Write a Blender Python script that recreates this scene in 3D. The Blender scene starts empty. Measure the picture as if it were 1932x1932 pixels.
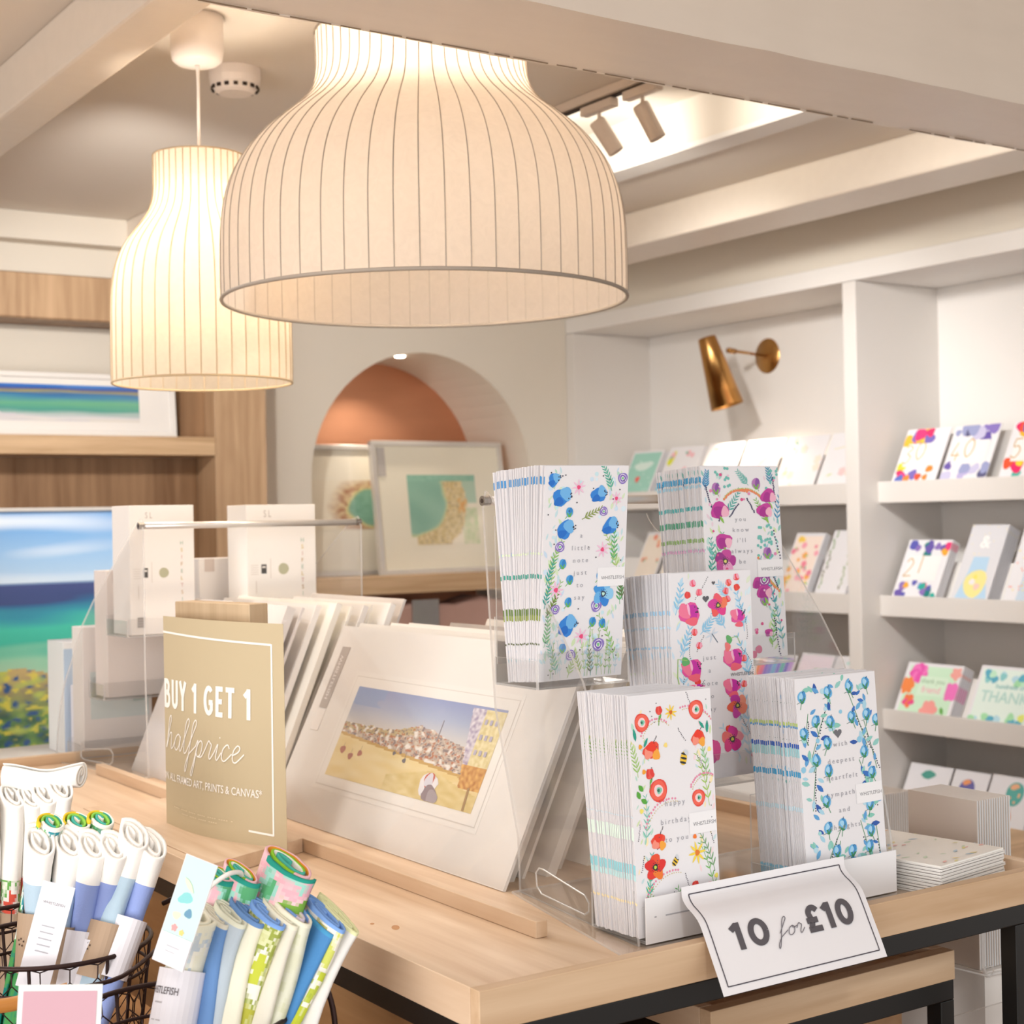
import bpy, bmesh, math, random
from mathutils import Vector, Matrix

# ------------------------------------------------------------------ camera, world, lights, exposure
S = bpy.context.scene
COL = S.collection
CAMH = 1.40
YAW, PITCH, ROLL, FPX = 0.592489, 0.00531, 0.018865, 2921.67
fw = Vector((math.sin(YAW)*math.cos(PITCH), math.cos(YAW)*math.cos(PITCH), math.sin(PITCH)))
rt0 = Vector((math.cos(YAW), -math.sin(YAW), 0)); dn0 = fw.cross(rt0)
rt = rt0*math.cos(ROLL) + dn0*math.sin(ROLL)
dn = -rt0*math.sin(ROLL) + dn0*math.cos(ROLL)
cam = bpy.data.objects.new('camera', bpy.data.cameras.new('camera'))
COL.objects.link(cam)
mw = Matrix.Identity(4)
for i in range(3):
    mw[i][0] = rt[i]; mw[i][1] = -dn[i]; mw[i][2] = -fw[i]
mw.translation = (0, 0, CAMH)
cam.matrix_world = mw
cam.data.sensor_width = 36; cam.data.lens = FPX/1932*36
cam.data.clip_start = 0.05; cam.data.clip_end = 60
cam.data.dof.use_dof = True; cam.data.dof.focus_distance = 1.5; cam.data.dof.aperture_fstop = 11
S.camera = cam

W = bpy.data.worlds.new('shop_daylight'); S.world = W; W.use_nodes = True
W.node_tree.nodes['Background'].inputs[0].default_value = (1.0, 0.985, 0.965, 1)
W.node_tree.nodes['Background'].inputs[1].default_value = 0.48
S.view_settings.view_transform = 'Standard'; S.view_settings.look = 'None'
S.view_settings.exposure = 0.85; S.view_settings.gamma = 1; S.view_settings.use_curve_mapping = False

def light(name, kind, loc, energy, color, target=None, size=0.1, size_y=None, angle=60, blend=0.6):
    L = bpy.data.lights.new(name, kind); L.energy = energy; L.color = color
    o = bpy.data.objects.new(name, L); COL.objects.link(o); o.location = loc
    if kind == 'AREA':
        L.size = size
        if size_y: L.shape = 'RECTANGLE'; L.size_y = size_y
    else:
        L.shadow_soft_size = size
    if kind == 'SPOT': L.spot_size = math.radians(angle); L.spot_blend = blend
    if target is not None:
        d = Vector(target) - Vector(loc); o.rotation_euler = d.to_track_quat('-Z', 'Y').to_euler()
    return o
WARM = (1.0, 0.90, 0.78); SOFT = (1.0, 0.96, 0.91); DAY = (1.0, 0.98, 0.96)
light('fill_left', 'AREA', (-2.3, .5, 1.15), 40, DAY, (1.2, 2.0, 1.55), 2.6, 1.5)  # unseen area light added at the left to brighten prints and table
light('fill_front', 'AREA', (.2, -2.8, .9), 6, DAY, (1.2, 2.0, 1.0), 2.6, 1.4)  # weak area fill added behind the camera, no opening stands there
light('fill_spot_front', 'SPOT', (.15, -.55, 2.10), 15, DAY, (1.02, 1.15, 1.10), .10, angle=42, blend=.8)  # unseen spot added behind the camera to light the card fronts
light('fill_spot_front_left', 'SPOT', (-.35, .25, 2.10), 3, DAY, (.55, 1.4, 1.0), .10, angle=48, blend=.8)  # unseen spot added as fill for the baskets
light('fill_spot_table', 'SPOT', (0.35, 1.60, 2.14), 11, SOFT, (0.95, 1.6, 1.0), .06, angle=80, blend=.9)  # unseen spot added at the left to lift prints and tray
light('fill_spot_rear', 'SPOT', (0.60, 2.75, 2.15), 14, SOFT, (0.9, 2.0, 1.0), .06, angle=80, blend=.9)  # unseen spot added beyond the table, aimed back at it
light('track_light_shelves', 'SPOT', (1.75, 1.75, 2.12), 25, DAY, (3.3, 2.5, 1.15), .05, angle=85, blend=.9)
light('track_light_shelf_lower', 'SPOT', (1.85, 2.6, 2.15), 34, DAY, (3.3, 3.3, 1.2), .05, angle=75, blend=.9)
light('fill_spot_art', 'SPOT', (0.95, 2.75, 2.10), 30, SOFT, (1.75, 4.2, 1.5), .05, angle=90, blend=.9)  # added spot without a fixture, brightens the back wall and oak unit

# ------------------------------------------------------------------ colour + materials
def s2l(c):
    return c/12.92 if c <= 0.04045 else ((c+0.055)/1.055)**2.4
def hx(h, a=1.0):
    h = h.lstrip('#')
    return tuple(s2l(int(h[i:i+2], 16)/255) for i in (0, 2, 4)) + (a,)

def newmat(name):
    m = bpy.data.materials.new(name); m.use_nodes = True
    nt = m.node_tree; nt.nodes.clear()
    out = nt.nodes.new('ShaderNodeOutputMaterial')
    return m, nt, out
def N(nt, t, **kw):
    n = nt.nodes.new(t)
    for k, v in kw.items():
        if k in n.inputs: n.inputs[k].default_value = v
        else: setattr(n, k, v)
    return n
def pbsdf(nt, out, col, rough=.5, metal=0, spec=.4):
    p = nt.nodes.new('ShaderNodeBsdfPrincipled')
    p.inputs['Base Color'].default_value = col
    p.inputs['Roughness'].default_value = rough
    p.inputs['Metallic'].default_value = metal
    p.inputs['Specular IOR Level'].default_value = spec
    nt.links.new(p.outputs[0], out.inputs[0])
    return p
def mottled(name, c, rough=.6, var=.06, scale=8, metal=0, spec=.3, bump=0.0, stretch=(1, 1, 1)):
    m, nt, out = newmat(name); col = hx(c)
    p = pbsdf(nt, out, col, rough, metal, spec)
    tc = N(nt, 'ShaderNodeTexCoord'); mp = N(nt, 'ShaderNodeMapping'); mp.inputs['Scale'].default_value = stretch
    nz = N(nt, 'ShaderNodeTexNoise'); nz.inputs['Scale'].default_value = scale; nz.inputs['Detail'].default_value = 4
    nt.links.new(tc.outputs['Object'], mp.inputs[0]); nt.links.new(mp.outputs[0], nz.inputs[0])
    mx = N(nt, 'ShaderNodeMix', data_type='RGBA')
    mx.inputs[6].default_value = tuple(x*(1-var) for x in col[:3]) + (1,)
    mx.inputs[7].default_value = tuple(min(1, x*(1+var)) for x in col[:3]) + (1,)
    nt.links.new(nz.outputs[0], mx.inputs[0]); nt.links.new(mx.outputs[2], p.inputs['Base Color'])
    if bump:
        b = N(nt, 'ShaderNodeBump'); b.inputs['Strength'].default_value = bump; b.inputs['Distance'].default_value = .002
        nt.links.new(nz.outputs[0], b.inputs['Height']); nt.links.new(b.outputs[0], p.inputs['Normal'])
    return m
def wood(name, light_c, dark_c, axis='Y', rough=.45, scale=1.0, contrast=.5):
    m, nt, out = newmat(name)
    p = pbsdf(nt, out, hx(light_c), rough, 0, .35)
    tc = N(nt, 'ShaderNodeTexCoord'); mp = N(nt, 'ShaderNodeMapping')
    s = [9*scale]*3; s['XYZ'.index(axis)] = 1.1*scale; mp.inputs['Scale'].default_value = s
    nt.links.new(tc.outputs['Object'], mp.inputs[0])
    n1 = N(nt, 'ShaderNodeTexNoise'); n1.inputs['Scale'].default_value = 1.6; n1.inputs['Detail'].default_value = 5; n1.inputs['Distortion'].default_value = 1.2
    nt.links.new(mp.outputs[0], n1.inputs[0])
    mp2 = N(nt, 'ShaderNodeMapping'); s2 = [90*scale]*3; s2['XYZ'.index(axis)] = 4*scale; mp2.inputs['Scale'].default_value = s2
    nt.links.new(tc.outputs['Object'], mp2.inputs[0])
    n2 = N(nt, 'ShaderNodeTexNoise'); n2.inputs['Scale'].default_value = 2.2; n2.inputs['Detail'].default_value = 3
    nt.links.new(mp2.outputs[0], n2.inputs[0])
    wv = N(nt, 'ShaderNodeTexWave'); wv.inputs['Scale'].default_value = 1.2; wv.inputs['Distortion'].default_value = 7; wv.inputs['Detail'].default_value = 3; wv.inputs['Detail Scale'].default_value = .8
    wv.bands_direction = 'X' if axis != 'X' else 'Z'
    nt.links.new(mp.outputs[0], wv.inputs[0])
    add = N(nt, 'ShaderNodeMath', operation='MULTIPLY_ADD'); nt.links.new(n2.outputs[0], add.inputs[0]); add.inputs[1].default_value = .25
    nt.links.new(n1.outputs[0], add.inputs[2])
    ad2 = N(nt, 'ShaderNodeMath', operation='MULTIPLY_ADD'); nt.links.new(wv.outputs['Fac'], ad2.inputs[0]); ad2.inputs[1].default_value = .10
    nt.links.new(add.outputs[0], ad2.inputs[2])
    r = N(nt, 'ShaderNodeValToRGB'); r.color_ramp.elements[0].position = .42; r.color_ramp.elements[0].color = hx(light_c)
    r.color_ramp.elements[1].position = .42+contrast; r.color_ramp.elements[1].color = hx(dark_c)
    nt.links.new(ad2.outputs[0], r.inputs[0]); nt.links.new(r.outputs[0], p.inputs['Base Color'])
    b = N(nt, 'ShaderNodeBump'); b.inputs['Strength'].default_value = .03; b.inputs['Distance'].default_value = .0004
    nt.links.new(n2.outputs[0], b.inputs['Height']); nt.links.new(b.outputs[0], p.inputs['Normal'])
    return m
def printed(name, rough=.45, spec=.35, bump=0, coat=0):
    """paper, card or cloth whose printed colours are stored per face"""
    m, nt, out = newmat(name)
    p = pbsdf(nt, out, (1, 1, 1, 1), rough, 0, spec)
    a = N(nt, 'ShaderNodeAttribute', attribute_name='Col')
    nt.links.new(a.outputs['Color'], p.inputs['Base Color'])
    if coat: p.inputs['Coat Weight'].default_value = coat; p.inputs['Coat Roughness'].default_value = .08
    if bump:
        nz = N(nt, 'ShaderNodeTexNoise'); nz.inputs['Scale'].default_value = 420; tc = N(nt, 'ShaderNodeTexCoord')
        nt.links.new(tc.outputs['Object'], nz.inputs[0])
        b = N(nt, 'ShaderNodeBump'); b.inputs['Strength'].default_value = bump; b.inputs['Distance'].default_value = .001
        nt.links.new(nz.outputs[0], b.inputs['Height']); nt.links.new(b.outputs[0], p.inputs['Normal'])
    return m
def acrylic(name, tint=(.975, .975, .975, 1), base=.025, edge=False):
    m, nt, out = newmat(name)
    tr = N(nt, 'ShaderNodeBsdfTransparent'); tr.inputs[0].default_value = tint
    gl = N(nt, 'ShaderNodeBsdfGlossy'); gl.inputs['Roughness'].default_value = .04 if not edge else .25
    gl.inputs[0].default_value = (1, 1, 1, 1)
    lw0 = N(nt, 'ShaderNodeLayerWeight'); lw0.inputs[0].default_value = .5
    lw = N(nt, 'ShaderNodeMath', operation='POWER'); nt.links.new(lw0.outputs['Facing'], lw.inputs[0]); lw.inputs[1].default_value = 4
    ad = N(nt, 'ShaderNodeMath', operation='MULTIPLY_ADD'); nt.links.new(lw.outputs[0], ad.inputs[0]); ad.inputs[1].default_value = .5; ad.inputs[2].default_value = base
    ad.use_clamp = True
    mx = N(nt, 'ShaderNodeMixShader'); nt.links.new(ad.outputs[0], mx.inputs[0])
    if edge:
        df = N(nt, 'ShaderNodeBsdfDiffuse'); df.inputs[0].default_value = (.9, .88, .86, 1)
        tl = N(nt, 'ShaderNodeBsdfTranslucent'); tl.inputs[0].default_value = (.9, .9, .9, 1)
        m2 = N(nt, 'ShaderNodeMixShader'); m2.inputs[0].default_value = .5
        nt.links.new(df.outputs[0], m2.inputs[1]); nt.links.new(tl.outputs[0], m2.inputs[2])
        m3 = N(nt, 'ShaderNodeMixShader'); m3.inputs[0].default_value = .6
        nt.links.new(tr.outputs[0], m3.inputs[1]); nt.links.new(m2.outputs[0], m3.inputs[2])
        nt.links.new(m3.outputs[0], mx.inputs[1])
    else:
        df = N(nt, 'ShaderNodeBsdfDiffuse'); df.inputs[0].default_value = (.95, .93, .92, 1)
        m2 = N(nt, 'ShaderNodeMixShader'); m2.inputs[0].default_value = .03
        nt.links.new(tr.outputs[0], m2.inputs[1]); nt.links.new(df.outputs[0], m2.inputs[2])
        nt.links.new(m2.outputs[0], mx.inputs[1])
    nt.links.new(gl.outputs[0], mx.inputs[2]); nt.links.new(mx.outputs[0], out.inputs[0])
    return m
def shade_mat(name, col, trans=.55):
    m, nt, out = newmat(name); c = hx(col)
    tc = N(nt, 'ShaderNodeTexCoord'); nz = N(nt, 'ShaderNodeTexNoise'); nz.inputs['Scale'].default_value = 45; nz.inputs['Detail'].default_value = 8; nz.inputs['Distortion'].default_value = 2.5
    nt.links.new(tc.outputs['Object'], nz.inputs[0])
    mx = N(nt, 'ShaderNodeMix', data_type='RGBA'); mx.inputs[6].default_value = tuple(x*.86 for x in c[:3]) + (1,); mx.inputs[7].default_value = c
    nt.links.new(nz.outputs[0], mx.inputs[0])
    df = N(nt, 'ShaderNodeBsdfDiffuse'); tl = N(nt, 'ShaderNodeBsdfTranslucent')
    nt.links.new(mx.outputs[2], df.inputs[0]); nt.links.new(mx.outputs[2], tl.inputs[0])
    ms = N(nt, 'ShaderNodeMixShader'); ms.inputs[0].default_value = trans
    nt.links.new(df.outputs[0], ms.inputs[1]); nt.links.new(tl.outputs[0], ms.inputs[2]); nt.links.new(ms.outputs[0], out.inputs[0])
    return m
def emis(name, col, st):
    m, nt, out = newmat(name); e = N(nt, 'ShaderNodeEmission'); e.inputs[0].default_value = hx(col); e.inputs[1].default_value = st
    nt.links.new(e.outputs[0], out.inputs[0]); return m

M = dict(
    wall=mottled('wall_paint', 'e0d8cb', .7, .02, 3), ceil=mottled('ceiling_paint', 'e8dfd4', .75, .02, 2),
    beam=mottled('beam_gloss_paint', 'e2d6c8', .32, .04, 9, spec=.45, bump=.25, stretch=(1, 4, 4)),
    white=mottled('white_satin_paint', 'ebe7e3', .5, .015, 4), greyw=mottled('shelf_paint', 'e0dbd6', .5, .02, 4),
    oak=wood('oak_lengthways', 'e4ccb2', 'c5a483', 'Y', contrast=.8), oakx=wood('oak_crossways', 'dcc0a0', 'b7936e', 'X', contrast=.8),
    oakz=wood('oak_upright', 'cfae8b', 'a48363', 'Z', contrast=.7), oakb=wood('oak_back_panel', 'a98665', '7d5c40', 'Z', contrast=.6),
    oaks=wood('oak_shelf', 'dcbd98', 'b08d68', 'X', contrast=.7),
    floorw=wood('floor_boards', 'a98058', '7a5433', 'X', contrast=.6),
    black=mottled('black_powder_coat', '0b0a0a', .45, .1, 60, spec=.5), wire=mottled('rusty_wire', '3d2d2b', .45, .2, 80, .6),
    brass=mottled('brushed_brass', 'bd8e55', .28, .12, 30, 1, stretch=(1, 1, .1)), copper=mottled('copper_foil', 'd39a7a', .38, .08, 4, .85, stretch=(1, 1, 5)),
    steel=mottled('steel', 'b9b7b5', .25, .05, 60, 1), silver=mottled('silver_frame', 'd8d4cf', .3, .05, 30, .5),
    paper=printed('printed_card', .32, .45), sheet=printed('printed_sheet', .55, .25), glossy=printed('glazed_print', .25, .5, coat=.6),
    cloth=printed('printed_cloth', .95, .1, .3),
    clear=acrylic('clear_acrylic'), edge=acrylic('acrylic_cut_edge', edge=True, base=.1),
    kraft=mottled('kraft_paper', 'b3946f', .8, .08, 60), bamboo=wood('bamboo', 'e0a45c', 'b8742e', 'X', scale=2.0),
    plast=mottled('white_plastic', 'efe6df', .4, .01, 5), dark=mottled('dark_recess', '3b2f28', .7, .1, 5),
    shade_big=shade_mat('cocoon_shade', 'd9cdc1', .54), shade_small=shade_mat('cocoon_shade_cream', 'dcd2c4', .56),
    rib=mottled('shade_ribs', '9f9488', .6, .05, 20), ribw=mottled('shade_ribs_light', 'c4ae8c', .6, .05, 20),
    track=mottled('track_white', 'd9cabb', .4, .03, 20), bulb=emis('warm_bulb', 'ffdca0', 14),
    blockw=wood('pale_block', 'cdb596', 'a98f70', 'Z', contrast=.7), cushion=mottled('dusky_cloth', 'b9968a', .9, .08, 12), lintel=emis('downlight_lens', 'fff3e0', 12))

# ------------------------------------------------------------------ mesh helpers
class MB:
    """collects geometry; f holds (indices, material slot, colour)"""
    def __init__(s): s.v = []; s.f = []
    def add(s, vs, fs, m=0, c=(1, 1, 1, 1), X=None):
        b = len(s.v)
        for p in vs:
            p = Vector(p)
            if X is not None: p = X @ p
            s.v.append(p)
        for f in fs: s.f.append((tuple(b+i for i in f), m, c))
        return s
    def box(s, x0, x1, y0, y1, z0, z1, m=0, c=(1, 1, 1, 1), X=None, edge_m=None):
        vs = [(x0, y0, z0), (x1, y0, z0), (x1, y1, z0), (x0, y1, z0), (x0, y0, z1), (x1, y0, z1), (x1, y1, z1), (x0, y1, z1)]
        fs = [(0, 3, 2, 1), (4, 5, 6, 7), (0, 1, 5, 4), (2, 3, 7, 6), (1, 2, 6, 5), (3, 0, 4, 7)]
        if edge_m is None: return s.add(vs, fs, m, c, X)
        d = (x1-x0, y1-y0, z1-z0); thin = d.index(min(d))
        big = {0: (4, 5), 1: (2, 3), 2: (0, 1)}[thin]
        b = len(s.v); s.add(vs, [], m, c, X)
        for i, f in enumerate(fs): s.f.append((tuple(b+j for j in f), m if i in big else edge_m, c))
        return s
    def prism(s, poly, axis, a0, a1, m=0, em=None, c=(1, 1, 1, 1)):
        """extrude a 2D polygon along an axis; poly in the other two axes (in order)"""
        n = len(poly); ax = 'xyz'.index(axis)
        def P(p, a):
            q = list(p); q.insert(ax, a); return q
        vs = [P(p, a0) for p in poly] + [P(p, a1) for p in poly]
        b = len(s.v); s.add(vs, [])
        s.f.append((tuple(b+i for i in range(n)), m, c)); s.f.append((tuple(b+n+i for i in reversed(range(n))), m, c))
        for i in range(n):
            j = (i+1) % n
            s.f.append(((b+i, b+n+i, b+n+j, b+j), m if em is None else em, c))
        return s
    def tube(s, pts, r, seg=8, m=0, c=(1, 1, 1, 1), closed=False, cap=True):
        pts = [Vector(p) for p in pts]; n = len(pts); b = len(s.v)
        prev = None
        for i, p in enumerate(pts):
            a = pts[i-1] if (i > 0 or closed) else p
            d = pts[(i+1) % n] if (i < n-1 or closed) else p
            t = (d-a).normalized() if (d-a).length > 1e-9 else Vector((0, 0, 1))
            if prev is None:
                up = Vector((0, 0, 1)) if abs(t.z) < .9 else Vector((1, 0, 0))
                u = t.cross(up).normalized()
            else:
                u = (prev - t*prev.dot(t)).normalized()
            w = t.cross(u); prev = u
            rr = r[i] if isinstance(r, (list, tuple)) else r
            for k in range(seg):
                a_ = 2*math.pi*k/seg
                s.v.append(p + u*rr*math.cos(a_) + w*rr*math.sin(a_))
        for i in range(n if closed else n-1):
            j = (i+1) % n
            for k in range(seg):
                l = (k+1) % seg
                s.f.append(((b+i*seg+k, b+i*seg+l, b+j*seg+l, b+j*seg+k), m, c))
        if cap and not closed:
            s.f.append((tuple(b+k for k in reversed(range(seg))), m, c))
            s.f.append((tuple(b+(n-1)*seg+k for k in range(seg)), m, c))
        return s
    def lathe(s, prof, seg=48, m=0, c=(1, 1, 1, 1), X=None):
        b = len(s.v); n = len(prof)
        for (r, z) in prof:
            for k in range(seg):
                a = 2*math.pi*k/seg; p = Vector((r*math.cos(a), r*math.sin(a), z))
                s.v.append(X @ p if X is not None else p)
        for i in range(n-1):
            for k in range(seg):
                l = (k+1) % seg
                s.f.append(((b+i*seg+k, b+i*seg+l, b+(i+1)*seg+l, b+(i+1)*seg+k), m, c))
        return s
    def build(s, name, mats, parent=None, loc=None, smooth=False, bevel=0):
        """vertices are in world space unless loc is None and parent is None -> origin at base centre"""
        if not isinstance(mats, (list, tuple)): mats = [mats]
        if parent is not None and loc is None: org = wpos(parent)
        elif loc is not None: org = Vector(loc)
        else:
            xs = [p.x for p in s.v]; ys = [p.y for p in s.v]; zs = [p.z for p in s.v]
            org = Vector(((min(xs)+max(xs))/2, (min(ys)+max(ys))/2, min(zs)))
        me = bpy.data.meshes.new(name)
        me.from_pydata([tuple(p-org) for p in s.v], [], [f[0] for f in s.f])
        for mt in mats: me.materials.append(mt)
        me.polygons.foreach_set('material_index', [f[1] for f in s.f])
        att = me.color_attributes.new('Col', 'FLOAT_COLOR', 'CORNER')
        buf = []
        for f in s.f: buf.extend(list(f[2])*len(f[0]))
        att.data.foreach_set('color', buf)
        if smooth: me.polygons.foreach_set('use_smooth', [True]*len(s.f))
        me.update(); me.validate()
        o = bpy.data.objects.new(name, me); COL.objects.link(o)
        if parent is not None:
            o.parent = parent
            if loc is not None: o.location = Vector(loc) - wpos(parent)
        else: o.location = org
        if bevel:
            bv = o.modifiers.new('bevel', 'BEVEL'); bv.width = bevel; bv.segments = 2; bv.limit_method = 'ANGLE'
            bv.angle_limit = math.radians(40)
        return o
def wpos(o):
    p = Vector(o.location); q = o.parent
    while q is not None: p = p + Vector(q.location); q = q.parent
    return p
def tag(o, label, cat, group=None, kind=None):
    o['label'] = label; o['category'] = cat
    if group: o['group'] = group
    if kind: o['kind'] = kind
    return o
def thing(name, label, cat, loc, group=None):
    o = bpy.data.objects.new(name, None); COL.objects.link(o); o.location = loc; o.empty_display_size = .05
    return tag(o, label, cat, group)
def struct(name, mb, mats, bevel=0):
    o = mb.build(name, mats, bevel=bevel); o['kind'] = 'structure'; return o
def dup(root, mat4, label=None, group=None):
    r = root.copy(); COL.objects.link(r); r.matrix_world = mat4
    if label: r['label'] = label
    if group: r['group'] = group
    for ch in root.children:
        c = ch.copy(); COL.objects.link(c); c.parent = r
        for g in ch.children:
            d = g.copy(); COL.objects.link(d); d.parent = c
    return r
def B(x0, x1, y0, y1, z0, z1, **k): return MB().box(x0, x1, y0, y1, z0, z1, **k)

# ------------------------------------------------------------------ 2D artwork
def text_tris(s, bold=0.0, shear=0.0):
    cu = bpy.data.curves.new('t', 'FONT'); cu.body = s; cu.offset = bold; cu.shear = shear; cu.resolution_u = 3
    o = bpy.data.objects.new('t', cu); COL.objects.link(o)
    dg = bpy.context.evaluated_depsgraph_get(); dg.update()
    me = o.evaluated_get(dg).to_mesh()
    me.calc_loop_triangles()
    vs = [(v.co.x, v.co.y) for v in me.vertices]
    tr = [[vs[i] for i in t.vertices] for t in me.loop_triangles]
    o.evaluated_get(dg).to_mesh_clear()
    bpy.data.objects.remove(o); bpy.data.curves.remove(cu)
    return tr
TX = {}
class Art:
    """flat printed shapes in a w x h rectangle; u to the right, v DOWN, both 0..1 of (w, h); radii in units of w"""
    def __init__(s, w, h, seed=1): s.w = w; s.h = h; s.p = []; s.R = random.Random(seed); s.l = 1; s.clip = True
    def poly(s, pts, c, layer=None):
        if layer is None: s.l += 1
        if s.clip: pts = [(min(max(x, .0004), s.w-.0004), min(max(y, .0004), s.h-.0004)) for x, y in pts]
        s.p.append((pts, hx(c) if isinstance(c, str) else c, s.l if layer is None else layer))
    def P(s, u, v): return (u*s.w, (1-v)*s.h)
    def rect(s, u0, v0, u1, v1, c): s.poly([s.P(u0, v1), s.P(u1, v1), s.P(u1, v0), s.P(u0, v0)], c)
    def blob(s, u, v, rx, ry=None, ang=0, c='000000', wob=.12, n=14):
        ry = rx if ry is None else ry; x, y = s.P(u, v); a0 = math.radians(ang); pts = []
        ph = s.R.random()*6
        for k in range(n):
            t = 2*math.pi*k/n; q = 1 + wob*math.sin(3*t+ph) + wob*.6*(s.R.random()-.5)
            px = rx*s.w*math.cos(t)*q; py = ry*s.w*math.sin(t)*q
            pts.append((x+px*math.cos(a0)-py*math.sin(a0), y+px*math.sin(a0)+py*math.cos(a0)))
        s.poly(pts, c)
    def line(s, pts, c, wd=.006):
        q = [s.P(*p) for p in pts]; hw = wd*s.w/2
        L = []; Rr = []
        for i, p in enumerate(q):
            a = q[max(0, i-1)]; b = q[min(len(q)-1, i+1)]; dx, dy = b[0]-a[0], b[1]-a[1]; d = math.hypot(dx, dy) or 1
            L.append((p[0]-dy/d*hw, p[1]+dx/d*hw)); Rr.append((p[0]+dy/d*hw, p[1]-dx/d*hw))
        s.l += 1
        for i in range(len(q)-1): s.poly([L[i], Rr[i], Rr[i+1], L[i+1]], c, s.l)
    def leaf(s, u, v, ln, ang, c, fat=.28):
        x, y = s.P(u, v); a = math.radians(ang); pts = []
        for t, k in ((0, 0), (.25, .8), (.55, 1), (.85, .5), (1, 0), (.85, -.5), (.55, -1), (.25, -.8)):
            px = ln*s.w*t; py = ln*s.w*fat*.5*k
            pts.append((x+px*math.cos(a)-py*math.sin(a), y+px*math.sin(a)+py*math.cos(a)))
        s.poly(pts, c)
    def sprig(s, u, v, ln, ang, c, n=7, ll=.07, wd=.005, fat=.3, curve=0):
        """stem from (u,v) with paired leaves"""
        a = math.radians(ang); pts = []; asp = s.w/s.h
        x, y = u, v
        for i in range(n+1):
            pts.append((x, y)); x += ln/n*math.cos(a); y -= ln/n*math.sin(a)*asp; a += math.radians(curve)/n
        s.line(pts, c, wd)
        a = math.radians(ang)
        for i, p in enumerate(pts[1:]):
            a += math.radians(curve)/n; d = math.degrees(a)
            k = 1-.5*i/n
            s.leaf(p[0], p[1], ll*k, d+38, c, fat); s.leaf(p[0], p[1], ll*k, d-38, c, fat)
    def dots(s, pts, c, r=.007):
        for u, v in pts: s.blob(u, v, r, c=c, wob=0, n=6)
    def dotline(s, u, v, ln, ang, c='3a3a44', n=10, r=.006, curve=0):
        a = math.radians(ang); asp = s.w/s.h; n = min(n, int(ln*38)+3)
        for i in range(n):
            s.blob(u+(s.R.random()-.5)*.01, v, r, c=c, wob=0, n=5); u += ln/n*math.cos(a); v -= ln/n*math.sin(a)*asp; a += math.radians(curve)/n
    def petals(s, u, v, r, cols, n=5, rot=None, fat=.62, off=.5, centre=None, cr=.28):
        rot = s.R.random()*360 if rot is None else rot; asp = s.w/s.h
        for k in range(n):
            a = math.radians(rot+360*k/n); c = cols[k % len(cols)]
            s.blob(u+math.cos(a)*r*off, v-math.sin(a)*r*off*asp, r*fat, r*fat*.8, math.degrees(a), c, .1)
        if centre:
            s.blob(u, v, r*cr, c=centre[0]); s.blob(u, v, r*cr*.5, c=centre[1])
    def poppy(s, u, v, r, cols, ctr=('34304a', 'c8d860')):
        s.petals(u, v, r, cols, 5, centre=ctr, fat=.6)
        asp = s.w/s.h
        for k in range(12):
            a = k*.523; s.blob(u+math.cos(a)*r*.38, v-math.sin(a)*r*.38*asp, r*.045, c=ctr[0], wob=0, n=5)
    def anemone(s, u, v, r, c1, c2, c3='7fc48a'):
        s.blob(u, v, r, r*.95, 20, c1, .06, 18); s.blob(u, v, r*.72, c='f2ecf6', wob=.06); s.blob(u, v, r*.62, c=c2, wob=.08)
        s.blob(u, v, r*.36, c='efe9f5', wob=.05); s.blob(u, v, r*.25, c=c3)
    def daisy(s, u, v, r, c, ctr, n=8, fat=.22):
        for k in range(n): s.leaf(u, v, r, 360*k/n+s.R.random()*15, c, fat)
        s.blob(u, v, r*.26, c=ctr)
    def bud(s, u, v, r, c1, c2, green='4f9a55', stem=None, ang=0):
        asp = s.w/s.h; a = math.radians(ang)
        if stem: s.line([(u, v), (u+stem[0]*.4, v+stem[1]*.5), (u+stem[0], v+stem[1])], green, .006)
        s.blob(u, v, r, r*1.2, ang, c1, .05); s.blob(u+r*.25, v-r*.2*asp, r*.5, r*.95, ang-12, c2, .05)
        s.leaf(u-r*.2*math.cos(a), v+r*.9*asp, r*1.0, 120+ang, green, .4); s.leaf(u+r*.1, v+r*.9*asp, r*1.0, 60+ang, green, .4)
        s.blob(u, v+r*.95*asp, r*.4, r*.3, 0, green, .05)
    def tulip(s, u, v, r, c1, c2, rot=0):
        s.blob(u, v, r*.9, r*.75, rot, c1, .08); asp = s.w/s.h
        for d, cc in ((-.45, c2), (.0, c1), (.42, c2)):
            a = math.radians(rot+90)
            s.blob(u+d*r*math.cos(math.radians(rot))+math.cos(a)*r*.3, v-(d*r*math.sin(math.radians(rot))+math.sin(a)*r*.3)*asp, r*.38, r*.72, rot+d*30, cc, .08)
    def bee(s, u, v, r, ang=50):
        s.blob(u, v, r, r*.62, ang, 'e9bf2e', .03); a = math.radians(ang); asp = s.w/s.h
        for d in (-.62, 0, .62): s.blob(u+d*r*math.cos(a), v-d*r*math.sin(a)*asp, r*.17, r*.6, ang, '2a2a2c', .03)
        s.blob(u+r*.5, v-r*.8*asp, r*.5, r*.3, ang+60, 'cfd5da', .05)
    def heart(s, u, v, r, c):
        x, y = s.P(u, v); pts = []
        for k in range(18):
            t = 2*math.pi*k/18; pts.append((x+r*s.w*.062*16*math.sin(t)**3*1, y+r*s.w*.062*(13*math.cos(t)-5*math.cos(2*t)-2*math.cos(3*t)-math.cos(4*t))))
        s.poly(pts, c)
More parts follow.
